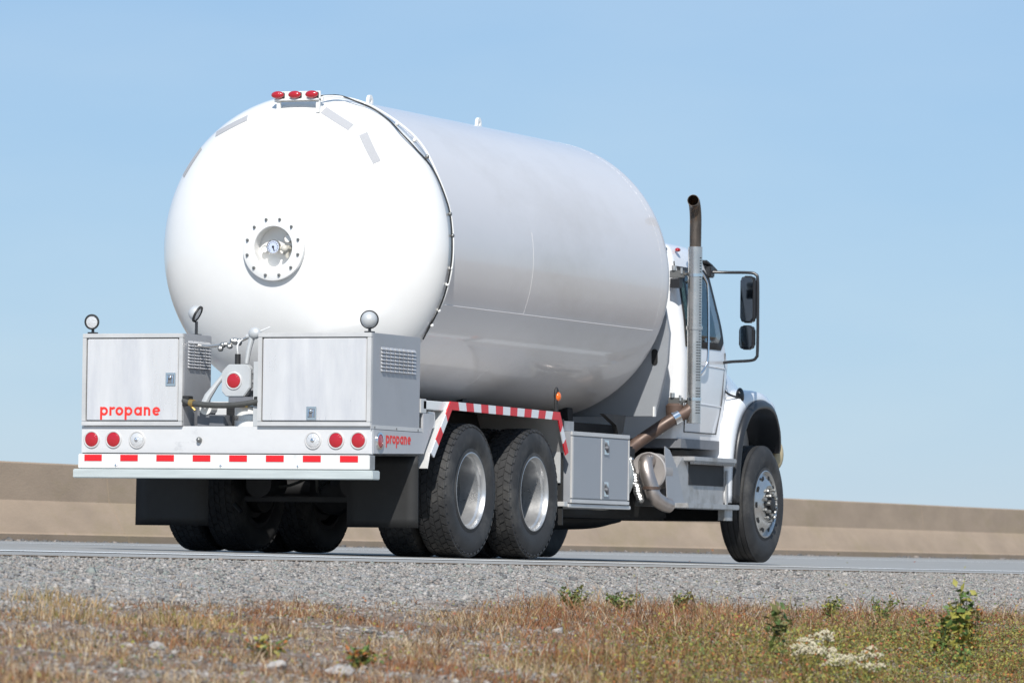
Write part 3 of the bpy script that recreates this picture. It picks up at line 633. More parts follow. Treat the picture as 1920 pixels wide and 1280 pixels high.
def wheel(x, y, z, kind, side, phase):
    """side +1: outer face to +X"""
    r = bpy.data.objects.new('wheel', None); COL.objects.link(r); r.parent = T; r.location = (x, y, z)
    r.rotation_euler = (phase, 0, 0 if side > 0 else pi)
    def sub(nm, me, loc=(0, 0, 0), rx=0):
        o = bpy.data.objects.new(nm, me); COL.objects.link(o); o.parent = r; o.location = loc; o.rotation_euler = (rx, 0, 0)
    sub('tyre', WP['tyre_rib' if kind == 'front' else 'tyre'])
    if kind == 'dual':
        sub('rim', WP['rim_dual']); sub('wheel_disc', WP['wheel_disc']); sub('hub', WP['hub_dual'])
        for k in range(10):
            a = 2 * pi * k / 10; sub('wheel_nut', NUT, (-0.083, 0.1425 * cos(a), 0.1425 * sin(a)), a)
    elif kind == 'front':
        sub('rim', WP['rim_front']); sub('hub', WP['hub_front'])
        for k in range(8):
            a = 2 * pi * (k + .5) / 8; sub('hub_nut', NUT, (0.172, 0.098 * cos(a), 0.098 * sin(a)), a)
        for k in range(10):
            a = 2 * pi * k / 10; sub('wheel_nut', NUT, (0.158, 0.148 * cos(a), 0.148 * sin(a)), a)
            a += pi / 10; sub('hand_hole', HOLE, (0.134, 0.236 * cos(a), 0.236 * sin(a)))
    else: sub('rim', WP['rim_inner'])
Y1, Y2, YF = 1.977, 3.292, 8.916
for y in (Y1, Y2):
    for sg in (1, -1):
        dz = 0.524 + (0.0 if sg > 0 else 0.028) + (0.002 if y == Y1 else -0.002)
        wheel(sg * 1.075, y, dz, 'dual', sg, random.random() * 6); wheel(sg * 0.735, y, dz, 'inner', -sg, random.random() * 6)
for sg in (1, -1): wheel(sg * 1.03, YF, 0.524 - 0.004 + (0 if sg > 0 else 0.026), 'front', sg, 0.35)
# axles, differentials, suspension
for y in (Y1, Y2):
    part(MB().cyl((-0.95, y, 0.54), (0.95, y, 0.54), 0.075, 16), 'axle_tube', m_frame)
    part(MB().lathe([(-0.16, 0.0), (-0.15, 0.08), (-0.06, 0.2), (0.0, 0.215), (0.12, 0.19), (0.22, 0.08)], (0.05, y, 0.54), 'Y', 28), 'differential', m_frame)
    for x in (-0.9, 0.9): part(MB().cyl((x * 0.62, y, 0.54), (x * 0.82, y, 0.54), 0.2, 24), 'brake_drum', m_frame)
    for x in (-0.42, 0.42): part(MB().lathe([(0.62, 0.09), (0.64, 0.12), (0.70, 0.13), (0.76, 0.12), (0.78, 0.09)], (x, y + 0.25, 0), 'Z', 20), 'air_spring', m_rubber)
part(MB().box(-0.45, 0.60, 1.35, 1.42, 0.42, 0.46), 'cross_tube', m_frame, bevel=0.01)
for x in (-0.3, 0.5): part(MB().cyl((x, 1.3, 0.56), (x, 1.6, 0.56), 0.11, 20), 'air_reservoir', m_frame)
part(MB().cyl((-1.0, YF, 0.5), (1.0, YF, 0.5), 0.06, 12).box(-0.75, 0.75, YF - 0.06, YF + 0.06, 0.36, 0.46), 'steer_axle', m_frame)
# frame
for x in (-0.43, 0.43):
    part(MB().box(x - 0.04, x + 0.04, 0.14, 9.6, 0.70, 0.93 if x < 0 else 0.92), 'frame_rail', m_frame)
    part(MB().box(x - 0.06, x + 0.06, 1.1, 7.2, 0.935, 1.17), 'tank_sill', m_frame)
for y in (1.2, 2.63, 4.2, 5.4, 6.6): part(MB().box(-0.39, 0.39, y, y + 0.12, 0.72, 0.91), 'cross_member', m_frame)
for y in (1.7, 3.6, 5.9):
    pts = [(-0.46, 1.0)] + [(1.18 * cos(a) , ZC + 1.18 * sin(a)) for a in np.linspace(dg(-112), dg(-68), 16)] + [(0.46, 1.0)]
    part(MB().prism(pts, 'Y', y, y + 0.12), 'tank_saddle', m_frame)
part(MB().cyl((0, 3.4, 0.55), (0.05, 6.9, 0.68), 0.05, 12), 'drive_shaft', m_frame)
part(MB().box(-0.3, 0.3, 6.9, 8.3, 0.45, 0.95), 'gearbox', m_frame, bevel=0.05)
part(MB().box(-0.33, 0.33, 8.2, 9.5, 0.5, 1.2), 'engine_block', m_frame, bevel=0.05)
for x0, z0, dx in ((-0.30, 0.60, 0.1), (0.22, 0.56, -0.08), (0.34, 0.66, 0.05)):
    part(MB().tube(spline([(x0, 1.25, z0 + 0.1), (x0 + dx, 1.45, z0 - 0.06), (x0 + dx * 2, 1.8, z0 + 0.02), (x0, 2.3, z0 + 0.12)]), 0.012, 8), 'brake_hose', m_hose)
part(MB().cyl((-0.55, 1.40, 0.40), (-0.48, 1.38, 0.34), 0.02, 8), 'tube_bracket', m_frame)
# left side underbody tanks and boxes
part(MB().box(-1.2, -0.62, 4.1, 5.4, 0.42, 1.046), 'tool_box', m_alu, bevel=0.01)
part(MB().cyl((-0.92, 5.5, 0.66), (-0.92, 7.0, 0.66), 0.30, 32), 'fuel_tank', m_steel)
part(MB().tube(spline([(-0.2, 3.9, 0.36), (-0.1, 5.5, 0.34), (0.0, 7.4, 0.36), (0.0, 8.2, 0.42)]), 0.09, 12), 'transfer_pipe', m_frame)
part(MB().box(-0.62, 0.62, 4.03, 6.9, 0.36, 0.90), 'underbody_dark_block', m_black, bevel=0.02)  # added black block, stands for the darkness under the frame
part(MB().box(-0.60, 0.60, 6.91, 7.9, 0.36, 0.60), 'underbody_dark_block', m_black, bevel=0.02)

# ---- tandem fenders
def tandem(sg):
    X0, X1 = (0.47, 1.215)
    P = [(1.10, 0.68), (1.146, 0.80), (1.52, 1.20), (3.79, 1.185), (3.985, 0.87)]
    b = MB(); rows = []
    rows = [[(sg * X0, p[0], p[1] ) for p in P], [(sg * X1, p[0], p[1]) for p in P]]
    b.grid(rows); fd = part(b, 'tandem_fender', m_alu, solid=0.006, smooth=False)
    # edge band with tape
    h = 0.065
    Q = [(1.146, 0.80), (1.52, 1.205), (3.79, 1.19), (3.985, 0.87)]
    def off(i):                                    # inward offset (towards the wheels)
        return {0: (Q[0][0] + 0.062, Q[0][1] - 0.035), 1: (Q[1][0] + 0.028, Q[1][1] - h), 2: (Q[2][0] - 0.03, Q[2][1] - h), 3: (Q[3][0] - 0.058, Q[3][1] - 0.025)}[i]
    for i in range(3):
        a0, a1 = Vector(Q[i]), Vector(Q[i + 1]); c0, c1 = Vector(off(i)), Vector(off(i + 1))
        L = (a1 - a0).length; n = max(1, round(L / 0.142))
        if i == 1: n = 15
        for k in range(n):
            t0, t1 = k / n, (k + 1) / n; pts = [a0.lerp(a1, t0), a0.lerp(a1, t1), c0.lerp(c1, t1), c0.lerp(c1, t0)]
            red = (k % 2 == 0) if i == 1 else (k in (1, 2) and i == 0 and k % 2 == 1) or (i == 2 and k in (0, n - 1)) or (i == 0 and k == n - 1 )
            b = MB().prism([tuple(p) for p in pts], 'X', sg * (X1 - 0.004), sg * (X1 + 0.006)); part(b, 'tape_band', m_redt if red else m_whitet, parent=fd, smooth=False)
    part(MB().box(*( (sg * 0.455, sg * 0.47) if sg > 0 else (sg * 0.47, sg * 0.455)), 1.15, 3.95, 0.6, 1.19), 'wheel_well_shade', m_black, parent=fd)  # black sheet added for the shadow and frame behind the wheels
tandem(1); tandem(-1)
part(MB().box(1.0, 1.19, 1.06, 1.50, 1.13, 1.20).box(1.05, 1.17, 1.20, 1.34, 0.99, 1.12), 'fender_bracket', m_white, bevel=0.006)
part(MB().box(1.13, 1.19, 1.01, 1.12, 1.10, 1.21), 'fender_bracket', m_alu, bevel=0.004)
# hinge-like gusset behind the front tyre of the tandem
part(MB().box(0.98, 1.15, 3.98, 4.0, 0.62, 0.90), 'splash_bracket', m_lgrey, bevel=0.003)
part(MB().box(0.47, 1.165, 4.002, 4.02, 0.28, 1.14), 'splash_panel', m_flap)
# amber marker
am = part(MB().tube(spline([(1.2, 3.76, 1.19), (1.2, 3.75, 1.28), (1.2, 3.76, 1.35)]), 0.016, 10).ball((1.2, 3.76, 1.33), 0.04, (.5, .8, 1.6)), 'marker_stalk', m_rubber)
part(MB().ball((1.215, 3.76, 1.315), 0.034, (0.7, 0.9, 1.1)), 'amber_lens', m_amber, parent=am)

# ---- tool box
tb = part(MB().box(0.66, 1.195, 4.085, 5.40, 0.46, 1.045), 'tool_box', m_box2, bevel=0.006)
for (y0, y1, nm) in ((4.13, 4.745, 'door'), (4.775, 5.365, 'door')):
    part(MB().box(1.1955, 1.2085, y0, y1, 0.50, 1.005), nm, m_box2, parent=tb, bevel=0.004)
for (a, b_, c, d) in ((4.09, 5.395, 1.012, 1.045), (4.09, 5.395, 0.462, 0.492), (4.75, 4.77, 0.50, 1.005), (4.092, 4.122, 0.50, 1.005), (5.372, 5.394, 0.5, 1.005)):
    part(MB().box(1.1955, 1.212, a, b_, c, d), 'trim', m_alu, parent=tb, bevel=0.002)
for z in (0.93, 0.585):
    part(MB().box(1.2095, 1.218, 4.80, 4.90, z - 0.06, z + 0.06), 'latch', m_chrome, parent=tb, bevel=0.003)
    part(MB().tube([(1.22, 4.82, z + 0.04), (1.23, 4.85, z), (1.22, 4.88, z - 0.04)], 0.010, 8).ball((1.22, 4.85, z), 0.02), 'latch_lever', m_grey, parent=tb)
part(MB().box(0.62, 1.20, 4.06, 5.46, 0.425, 0.455).box(1.0, 1.19, 3.98, 4.06, 0.43, 0.47), 'box_shelf', m_alu, bevel=0.004)
part(MB().box(0.60, 1.12, 4.0, 4.35, 1.05, 1.13), 'ledge_plate', m_step)
# ---- fuel tank end, particulate filter, pipes
part(MB().lathe([(0.0, 0.0), (0.0, 0.26), (0.02, 0.28), (0.22, 0.28), (0.25, 0.26), (0.26, 0)], (0.86, 5.46, 0.70), 'Y', 40), 'beige_fuel_tank', m_beige)
dpf = part(MB().lathe([(0.0, 0.0), (0.0, 0.14), (-0.006, 0.155), (0.006, 0.165), (0.03, 0.158), (0.19, 0.158), (0.19, 0)], (0.955, 6.50, 0.765), 'Y', 40), 'exhaust_filter', m_pipe2)
part(MB().tube(spline([(0.965, 6.49, 0.86), (0.97, 6.41, 0.845), (0.985, 6.37, 0.79), (1.01, 6.36, 0.71), (1.035, 6.37, 0.63), (1.055, 6.39, 0.55), (1.085, 6.5, 0.495), (1.10, 6.62, 0.475)]), 0.064, 18), 'exhaust_elbow', m_pipe)
part(MB().lathe([(-0.012, 0.064), (-0.012, 0.078), (0.012, 0.078), (0.012, 0.064)], (1.036, 6.375, 0.62), 'Z', 24), 'pipe_clamp', m_rust)
b = MB()
for k in range(16):
    t = k / 15; b.ball((0.84 + 0.10 * t + random.uniform(-.012, .012), 6.35, 0.86 - 0.34 * t), 0.036, (random.uniform(.8, 1.2), 1, random.uniform(.7, 1.1)), 8, 6)
part(b, 'foil_wrap', m_foil, smooth=False)
part(MB().tube(spline([(0.84, 6.2, 0.90), (0.82, 6.25, 1.0), (0.85, 6.3, 1.05)]), 0.02, 8), 'coolant_line', m_rust)
part(MB().box(0.55, 0.80, 5.9, 6.6, 0.60, 0.98), 'filter_cradle', m_frame, bevel=0.02)
part(MB().box(0.62, 1.06, 7.02, 7.98, 0.98, 1.06), 'cab_underside', m_grey)
part(MB().tube(spline([(0.72, 6.65, 0.95), (0.78, 6.72, 1.02), (0.90, 6.80, 1.12), (1.02, 6.88, 1.215), (1.13, 6.97, 1.29), (1.165, 7.0, 1.34)]), 0.055, 18), 'exhaust_riser', m_rust)
part(MB().lathe([(-0.03, 0.056), (-0.03, 0.066), (0.03, 0.066), (0.03, 0.056)], (0, 0, 0), 'Z', 20), 'riser_clamp', m_chrome).matrix_world = Matrix.Translation((1.05, 6.905, 1.238)) @ Vector((0.11, 0.09, 0.08)).to_track_quat('Z', 'Y').to_matrix().to_4x4()
# ---- step box
sb = part(MB().prism([(6.72, 0.47), (8.0, 0.47), (8.0, 0.90), (6.95, 0.90), (6.82, 0.82)], 'X', 0.75, 1.10), 'step_box', m_step, bevel=0.006)
part(MB().prism([(6.58, 0.47), (7.02, 0.47), (6.80, 0.80), (6.62, 0.95), (6.50, 0.98), (6.50, 0.93)], 'X', 1.101, 1.108), 'step_gusset', m_box2, parent=sb)
part(MB().box(1.1015, 1.104, 7.10, 7.98, 0.66, 0.86), 'toe_opening', m_frame, parent=sb)
part(MB().box(0.98, 1.20, 6.98, 8.05, 0.865, 0.905), 'step', m_step, parent=sb, bevel=0.006)
part(MB().box(0.98, 1.23, 6.75, 8.05, 0.455, 0.50), 'step', m_step, parent=sb, bevel=0.006)
b = MB()
for k in range(22): b.prism([(7.0 + k * 0.048, 0.864), (7.03 + k * 0.048, 0.864), (7.015 + k * 0.048, 0.84)], 'X', 1.15, 1.19)
part(b, 'step_teeth', m_step, parent=sb, smooth=False)['kind'] = 'stuff'
part(MB().box(1.14, 1.20, 7.75, 7.95, 0.36, 0.455), 'step_hanger', m_step, parent=sb)
part(MB().prism([(8.0, 0.80), (8.14, 0.80), (8.14, 0.68), (8.03, 0.50), (8.0, 0.50)], 'X', 1.11, 1.125), 'chequer_bracket', m_step, parent=sb)

# ---- shroud between tank and cab
P_ = [(0.2, 1.235), (0.985, 1.235), (1.04, 1.45), (1.10, 1.70), (1.115, 1.95), (1.07, 2.17), (0.95, 2.40), (0.2, 2.40)]
sh = part(MB().prism(P_, 'Y', 6.55, 6.60), 'cab_shroud', m_dial, bevel=0.004)
part(MB().box(0.985, 1.0, 6.52, 6.56, 1.235, 1.32), 'shroud_lip', m_white, parent=sh)
pp = [(0.985 + 0.028 * cos(a), 1.745 + 0.028 * sin(a) + (0.042 if sin(a) > 0 else -0.042)) for a in np.linspace(0, 2 * pi, 25)[:-1]]
part(MB().prism(pp, 'Y', 6.544, 6.549), 'hand_slot', m_black, parent=sh)
part(MB().prism([(5.58, 1.232), (6.10, 1.232), (6.05, 1.10), (6.0, 1.06), (5.93, 1.06), (5.88, 1.14)], 'X', 0.86, 0.90), 'mount_ear', m_frame)

# ---- cab
def half_w(z):
    return float(np.interp(z, [0.85, 1.3, 1.75, 2.1, 2.5, 2.68, 2.75, 2.79], [1.03, 1.065, 1.07, 1.035, 0.97, 0.93, 0.86, 0.70]))
def front_y(z):
    return float(np.interp(z, [0.85, 1.3, 1.75, 2.6, 2.79], [8.05, 8.12, 8.22, 7.93, 7.6]))
def rear_y(z): return float(np.interp(z, [0.85, 2.6, 2.72, 2.79], [7.0, 7.02, 7.05, 7.18]))
def cab():
    b = MB(); rows = []
    for z in [1.06, 1.10, 1.3, 1.5, 1.75, 1.9, 2.1, 2.3, 2.5, 2.62, 2.7, 2.75, 2.775, 2.79]:
        w, yf, yr = half_w(z), front_y(z), rear_y(z); rc = 0.09; row = []
        def corner(cx, cy, a0):
            for k in range(7):
                a = radians(a0 + 90 * k / 6); row.append((cx + rc * cos(a), cy + rc * sin(a), z))
        corner(w - rc, yf - rc, 0); corner(-w + rc, yf - rc, 90); corner(-w + rc, yr + rc, 180); corner(w - rc, yr + rc, 270); row.append(row[0]); rows.append(row)
    b.grid(rows); bmesh.ops.remove_doubles(b.bm, verts=b.bm.verts, dist=1e-5)
    top = [v for v in b.bm.verts if abs(v.co.z - 2.79) < 1e-4]
    c = b.bm.verts.new((0, 7.5, 2.80)); c2 = b.bm.verts.new((0, 7.5, 1.06))
    for e in [e for e in b.bm.edges if len(e.link_faces) == 1]:
        b.bm.faces.new((e.verts[0], e.verts[1], c if e.verts[0].co.z > 2 else c2))
    return part(b, 'cab', m_cab, ang=40)
CAB = cab()
def patch(poly, off, th, m, name, parent=CAB, n=10, sg=1):
    """thin plate following the cab side, poly in (y, z)"""
    zs = [p[1] for p in poly]; z0, z1 = min(zs), max(zs); rows = []
    def xr(z):
        xs = []
        for (ya, za), (yb, zb) in zip(poly, poly[1:] + poly[:1]):
            if min(za, zb) <= z <= max(za, zb) and za != zb: xs.append(ya + (yb - ya) * (z - za) / (zb - za))
        return (min(xs), max(xs))
    for k in range(n + 1):
        z = z0 + 1e-4 + (z1 - z0 - 2e-4) * k / n; a, c = xr(z); rows.append([(sg * (half_w(z) + off), a + (c - a) * q / 6, z) for q in range(7)])
    b = MB().grid(rows); return part(b, name, m, parent=parent, solid=th, ang=60)
for sg in (1, -1):
    patch([(7.10, 1.86), (7.98, 1.86), (8.07, 1.90), (8.06, 2.02), (7.90, 2.52), (7.80, 2.56), (7.12, 2.56)], 0.004, 0.004, m_rubber, 'window_seal', sg=sg)
    patch([(7.14, 1.92), (7.92, 1.92), (8.0, 1.95), (7.99, 2.02), (7.84, 2.49), (7.76, 2.52), (7.15, 2.52)], 0.008, 0.003, m_mirror if False else m_glass, 'side_window', sg=sg)
    # door shut line
    b = MB().tube([(sg * (half_w(z) + 0.004), y, z) for y, z in ((7.08, 2.6), (7.08, 1.3), (7.1, 1.12), (7.9, 1.12), (8.0, 1.4), (8.09, 1.84))], 0.005, 6)
    part(b, 'door_gap', m_rubber, parent=CAB)
    for (y0, z0, y1, z1) in ((7.15, 1.72, 8.06, 1.70), (7.15, 1.38, 8.0, 1.36)):
        part(MB().tube([(sg * (half_w(z0) + 0.0), y0, z0), (sg * (half_w(z1)), y1, z1)], 0.007, 6), 'body_crease', m_cab, parent=CAB)
# windscreen
b = MB(); rows = []
for k in range(6):
    z = 1.80 + 0.78 * k / 5; rows.append([(half_w(z) * 0.93 * (q / 4 - 1), front_y(z) + 0.004, z) for q in range(9)])
part(b.grid(rows), 'windscreen', m_blackp, parent=CAB, solid=0.004)
# visor
b = MB(); rows = []
for (dy, z) in ((-0.04, 2.66), (0.10, 2.63), (0.24, 2.585)):
    rows.append([(0.98 * (q / 6 - 1), 7.96 + dy - 0.10 * abs(q / 6 - 1) ** 2, z - 0.02 * abs(q / 6 - 1) ** 3) for q in range(13)])
part(b.grid(rows), 'sun_visor', m_blackp, solid=0.02, parent=CAB)
part(MB().ball((0.94, 7.2, 2.705), 0.03, (.8, 1.2, .6)), 'roof_marker', m_red, parent=CAB)
part(MB().ball((0.86, 7.02, 2.70), 0.05, (1, .9, .6)), 'roof_antenna_base', m_blackp, parent=CAB)
for zz in (2.48, 1.38): # stack clamps
    part(MB().box(1.0, 1.12, 6.93, 7.03, zz - 0.012, zz + 0.012).box(0.98, 1.10, 6.90, 6.96, zz - 0.035, zz + 0.03), 'stack_bracket', m_bolt, parent=CAB, bevel=0.004)
    part(MB().cyl((1.02, 6.9, zz + 0.03), (1.02, 6.9, zz + 0.07), 0.02, 10).cyl((1.09, 6.9, zz + 0.0), (1.09, 6.9, zz + 0.05), 0.012, 8), 'bracket_bolt', m_steel, parent=CAB)
part(MB().box(0.985, 1.07, 6.90, 6.985, 2.36, 2.44), 'bracket_foot', m_blackp, parent=CAB)
part(MB().lathe([(1.26, 0.06), (1.26, 0.075), (1.34, 0.078), (1.36, 0.06)], (1.03, 6.93, 0), 'Z', 16), 'rubber_mount', m_rust, parent=CAB)

# ---- exhaust stack
SX, SY = 1.178, 7.0
st = part(MB().lathe([(1.19, 0.04), (1.19, 0.062), (2.715, 0.062), (2.72, 0.045)], (SX, SY, 0), 'Z', 40), 'exhaust_stack', m_steel)
b = MB().lathe([(1.20, 0.066), (1.20, 0.0685), (2.70, 0.0685), (2.70, 0.066)], (SX, SY, 0), 'Z', 36); 
part(MB().lathe([(2.0, 0.070), (2.0, 0.071), (2.03, 0.071), (2.03, 0.070)], (SX, SY, 0), 'Z', 36), 'heat_shield_band', m_steel, parent=st)
b.bm.free()
b = MB()
for k in range(58):
    z = 1.28 + k * 0.0235
    if 1.50 < z < 1.56: continue
    for a in ((radians(-20),) if z > 1.9 else (radians(-20), radians(-44))):
        b.box(-0.010, 0.010, -0.0015, 0.0015, -0.0035, 0.0035)
        for v in list(b.bm.verts)[-8:]:
            q = Matrix.Rotation(a + pi / 2, 3, 'Z') @ v.co; v.co = q + Vector((SX + 0.0625 * cos(a), SY + 0.0625 * sin(a), z))
part(b, 'shield_slots', m_frame, parent=st, smooth=False)['kind'] = 'stuff'
part(MB().tube(spline([(SX, SY, 2.70), (SX, SY, 2.85), (SX, SY, 2.96), (SX + 0.004, SY - 0.025, 3.04), (SX + 0.015, SY - 0.08, 3.095), (SX + 0.03, SY - 0.15, 3.11)], 10), 0.049, 24, cap=False), 'stack_tip', m_tip, parent=st, solid=0.004)
for z in (2.47, 1.40): part(MB().lathe([(-0.012, 0.0625), (-0.012, 0.067), (0.012, 0.067), (0.012, 0.0625)], (SX, SY, z), 'Z', 32), 'stack_clamp', m_chrome, parent=st)

# ---- mirror
for sg in (1, -1):
    A = spline([(0.98, 7.93, 2.55), (1.12, 7.97, 2.548), (1.32, 7.99, 2.545), (1.375, 8.0, 2.53), (1.395, 8.0, 2.48), (1.40, 8.0, 2.2), (1.40, 8.0, 1.86), (1.39, 8.0, 1.80), (1.34, 8.0, 1.772), (1.15, 8.02, 1.762), (1.03, 8.05, 1.75)])
    mr = part(MB().tube([(sg * p.x, p.y, p.z) for p in A], 0.0135, 10), 'mirror_arm', m_blackp)
    def head(x0, x1, z0, z1, nm):
        b = MB(); c = 0.03
        pts = [(x0 + c, z0), (x1 - c, z0), (x1, z0 + c), (x1, z1 - c), (x1 - c, z1), (x0 + c, z1), (x0, z1 - c), (x0, z0 + c)]
        if sg < 0: pts = [(-p[0], p[1]) for p in pts]
        h = part(b.prism(pts, 'Y', 7.92, 8.0), nm, m_blackp, parent=mr, bevel=0.012)
        cx, cz = sum(p[0] for p in pts) / 8, sum(p[1] for p in pts) / 8
        g = MB().prism([(cx + (p[0] - cx) * 0.86, cz + (p[1] - cz) * 0.93) for p in pts], 'Y', 7.9145, 7.9185)
        gl = part(g, 'mirror_glass', m_mirror, parent=h)
    head(1.258, 1.39, 2.10, 2.515, 'mirror_head'); head(1.25, 1.385, 1.865, 2.08, 'convex_mirror')
    part(MB().ball((sg * 1.0, 8.02, 1.76), 0.05, (0.9, 1.2, 0.8)), 'mirror_foot', m_blackp, parent=mr)
    part(MB().box(*sorted((sg * 0.93, sg * 1.0)), 7.88, 7.98, 2.50, 2.60), 'mirror_foot', m_blackp, parent=mr, bevel=0.01)
# grab handle
part(MB().tube(spline([(1.0, 7.42, 2.60), (1.06, 7.45, 2.53), (1.09, 7.5, 2.46), (1.105, 7.52, 2.38), (1.115, 7.52, 2.1), (1.12, 7.5, 1.8), (1.11, 7.47, 1.70), (1.09, 7.42, 1.64), (1.065, 7.40, 1.60)]), 0.012, 12), 'grab_handle', m_chrome)

# ---- hood
def hood():
    b = MB(); rows = []
    for y, w, zt in ((8.14, 1.03, 1.84), (8.35, 1.01, 1.82), (8.6, 0.96, 1.78), (8.9, 0.90, 1.72), (9.3, 0.83, 1.63), (9.6, 0.78, 1.53), (9.72, 0.70, 1.42), (9.76, 0.60, 1.2)):
        row = []
        for k in range(15):
            a = pi * k / 14; cx = abs(cos(a)) ** 0.3 * (1 if cos(a) > 0 else -1); row.append((w * cx, y, 0.95 + (zt - 0.95) * max(sin(a), 0) ** 0.3))
        rows.append(row)
    b.grid(rows); b.bm.faces.new([v for v in b.bm.verts[:]][-15:]) if False else None
    return part(b, 'hood', m_cab, ang=50, solid=0.02)
HOOD = hood()
# ---- front fenders
def fender(sg):
    band = [(8.00, 0.52), (8.00, 0.8), (8.03, 1.1), (8.12, 1.32), (8.30, 1.46), (8.6, 1.53), (8.95, 1.52), (9.25, 1.43), (9.5, 1.26), (9.64, 1.08), (9.68, 1.0)]
    lip = [(8.17, 0.52), (8.17, 0.8), (8.22, 1.05), (8.32, 1.22), (8.47, 1.33), (8.66, 1.385), (8.92, 1.39), (9.15, 1.33), (9.35, 1.18), (9.48, 1.04), (9.51, 0.99)]
    xo = [1.13, 1.135, 1.14, 1.145, 1.145, 1.145, 1.14, 1.12, 1.09, 1.05, 1.03]
    bs, ls = [], []
    def sp(P): return spline([(p[0], p[1], 0) for p in P], 4)
    B, Lp, XO = sp(band), sp(lip), [v.x for v in spline([(x, 0, 0) for x in xo], 4)]
    rows = []
    for (pb, pl, x) in zip(B, Lp, XO):
        m1_ = pb.lerp(pl, 0.15); m2_ = pb.lerp(pl, 0.45)
        rows.append([(sg * 0.60, pb.x, pb.y), (sg * (x - 0.16), pb.x, pb.y), (sg * (x - 0.07), pb.x + (m1_.x - pb.x) * .35, pb.y + (m1_.y - pb.y) * .35), (sg * (x - 0.02), m1_.x, m1_.y), (sg * x, m2_.x, m2_.y), (sg * (x + 0.005), pl.x, pl.y)])
    f = part(MB().grid(rows), 'fender', m_cab, ang=60, solid=0.008, parent=T)
    # black flare
    rows = []
    for k, (pl, pb, x) in enumerate(zip(Lp, B, XO)):
        n_ = Vector((pl.x - pb.x, pl.y - pb.y, 0)).normalized(); x = x + 0.008
        q = lambda t: (pl.x + n_.x * t, pl.y + n_.y * t)
        rows.append([(sg * (x - 0.002), *q(-0.055)), (sg * (x + 0.03), *q(-0.035)), (sg * (x + 0.045), *q(0.0)), (sg * (x + 0.04), *q(0.02)), (sg * (x - 0.10), *q(0.03)), (sg * (x - 0.40), *q(0.02))])
    part(MB().grid(rows), 'wheel_arch_flare', m_blackp, parent=f, ang=60, solid=0.006)
    b = MB().box(*sorted((sg * 0.45, sg * 0.82)), 8.22, 9.42, 0.8, 1.33); part(b, 'inner_liner', m_black, parent=f)
    part(MB().ball((sg * 1.0, 9.64, 0.98), 0.10, (0.7, 0.8, 1.4), 16, 10), 'headlamp_housing', m_cream, parent=f)
    part(MB().ball((sg * 0.90, 9.62, 1.38), 0.10, (0.9, 1.0, 1.0), 16, 10), 'headlamp', m_clear, parent=f)
    return f
fender(1); fender(-1)
part(MB().box(-0.85, 0.85, 9.60, 9.72, 0.45, 0.70), 'bumper', m_chrome, bevel=0.03)
# fender mirror stalk and wire
part(MB().tube(spline([(1.02, 8.12, 1.72), (1.035, 8.14, 1.55), (1.05, 8.16, 1.50), (1.08, 8.24, 1.47), (1.12, 8.35, 1.45), (1.14, 8.46, 1.42)]), 0.009, 8), 'stay_rod', m_rubber)
part(MB().ball((1.11, 8.36, 1.47), 0.075, (0.5, 0.6, 1.0)), 'hood_latch', m_blackp)
part(MB().box(0.95, 1.0, 8.15, 8.3, 1.10, 1.4), 'cowl_panel', m_cab)

# ================================================================== stones and vegetation
def rand_rot(n):
    q = RNG.normal(size=(n, 4)); q /= np.linalg.norm(q, axis=1)[:, None]; w, x, y, z = q.T
    return np.stack([1 - 2 * (y * y + z * z), 2 * (x * y - z * w), 2 * (x * z + y * w), 2 * (x * y + z * w), 1 - 2 * (x * x + z * z), 2 * (y * z - x * w), 2 * (x * z - y * w), 2 * (y * z + x * w), 1 - 2 * (x * x + y * y)], 1).reshape(n, 3, 3)
def xfield(x, y):
    """gravel to soil: small below 0, large above 1"""
    n = np.array([fbm(a, b, 0.9, 4) for a, b in zip(x, y)]); return (x + 1.3 * n - 4.45 - 0.15 * np.clip(y + 4.5, 0, 9)) / 0.5
def scatter(n, x0, x1, y0f, y1f):
    x = RNG.uniform(x0, x1, n); u = RNG.uniform(0, 1, n); y = y0f(x) + u * (y1f(x) - y0f(x)); return x, y
yl = lambda x: -37 + (17.5 - x) / math.tan(radians(28.6)); yh = lambda x: -37 + (17.5 - x) / math.tan(radians(16.2))
STM = [mat('stone_' + nm, c, 0.85, var=0.15, scale=30) for nm, c in (('grey', (0.265, 0.245, 0.222)), ('pale', (0.38, 0.35, 0.32)), ('brown', (0.27, 0.23, 0.20)), ('dark', (0.12, 0.115, 0.11)), ('green', (0.235, 0.25, 0.225)))]
SV = np.array([(1, 0, 0), (-1, 0, 0), (0, 1, 0), (0, -1, 0), (0, 0, 1), (0, 0, -1), (.6, .6, .6), (-.6, -.6, .55)], float)
SF = np.array([(0, 2, 6), (2, 4, 6), (4, 0, 6), (2, 1, 4), (1, 3, 7), (3, 4, 7), (4, 1, 7), (3, 0, 4), (2, 0, 5), (1, 2, 5), (3, 1, 5), (0, 3, 5)])
def stones(name, x, y, r, label, flat=0.7, pr=(.42, .2, .16, .12, .10), zf=None):
    n = len(x); s = r[:, None, None] * RNG.uniform(0.65, 1.3, (n, 8, 1)) * np.ones(3)
    v = SV[None] * s * RNG.uniform(0.7, 1.25, (n, 1, 3)); v = np.einsum('nij,nkj->nki', rand_rot(n), v); v[:, :, 2] *= flat
    c = np.stack([x, y, (gz(x, y) if zf is None else zf(x, y)) + r * 0.15], 1); v += c[:, None]
    f = (SF[None] + (np.arange(n) * 8)[:, None, None]).reshape(-1, 3)
    mi = np.repeat(RNG.choice(5, n, p=pr), 12)
    o = rawmesh(name, v.reshape(-1, 3), f, STM, mi); tag(o, label, 'gravel', kind='stuff'); return o
n = 120000
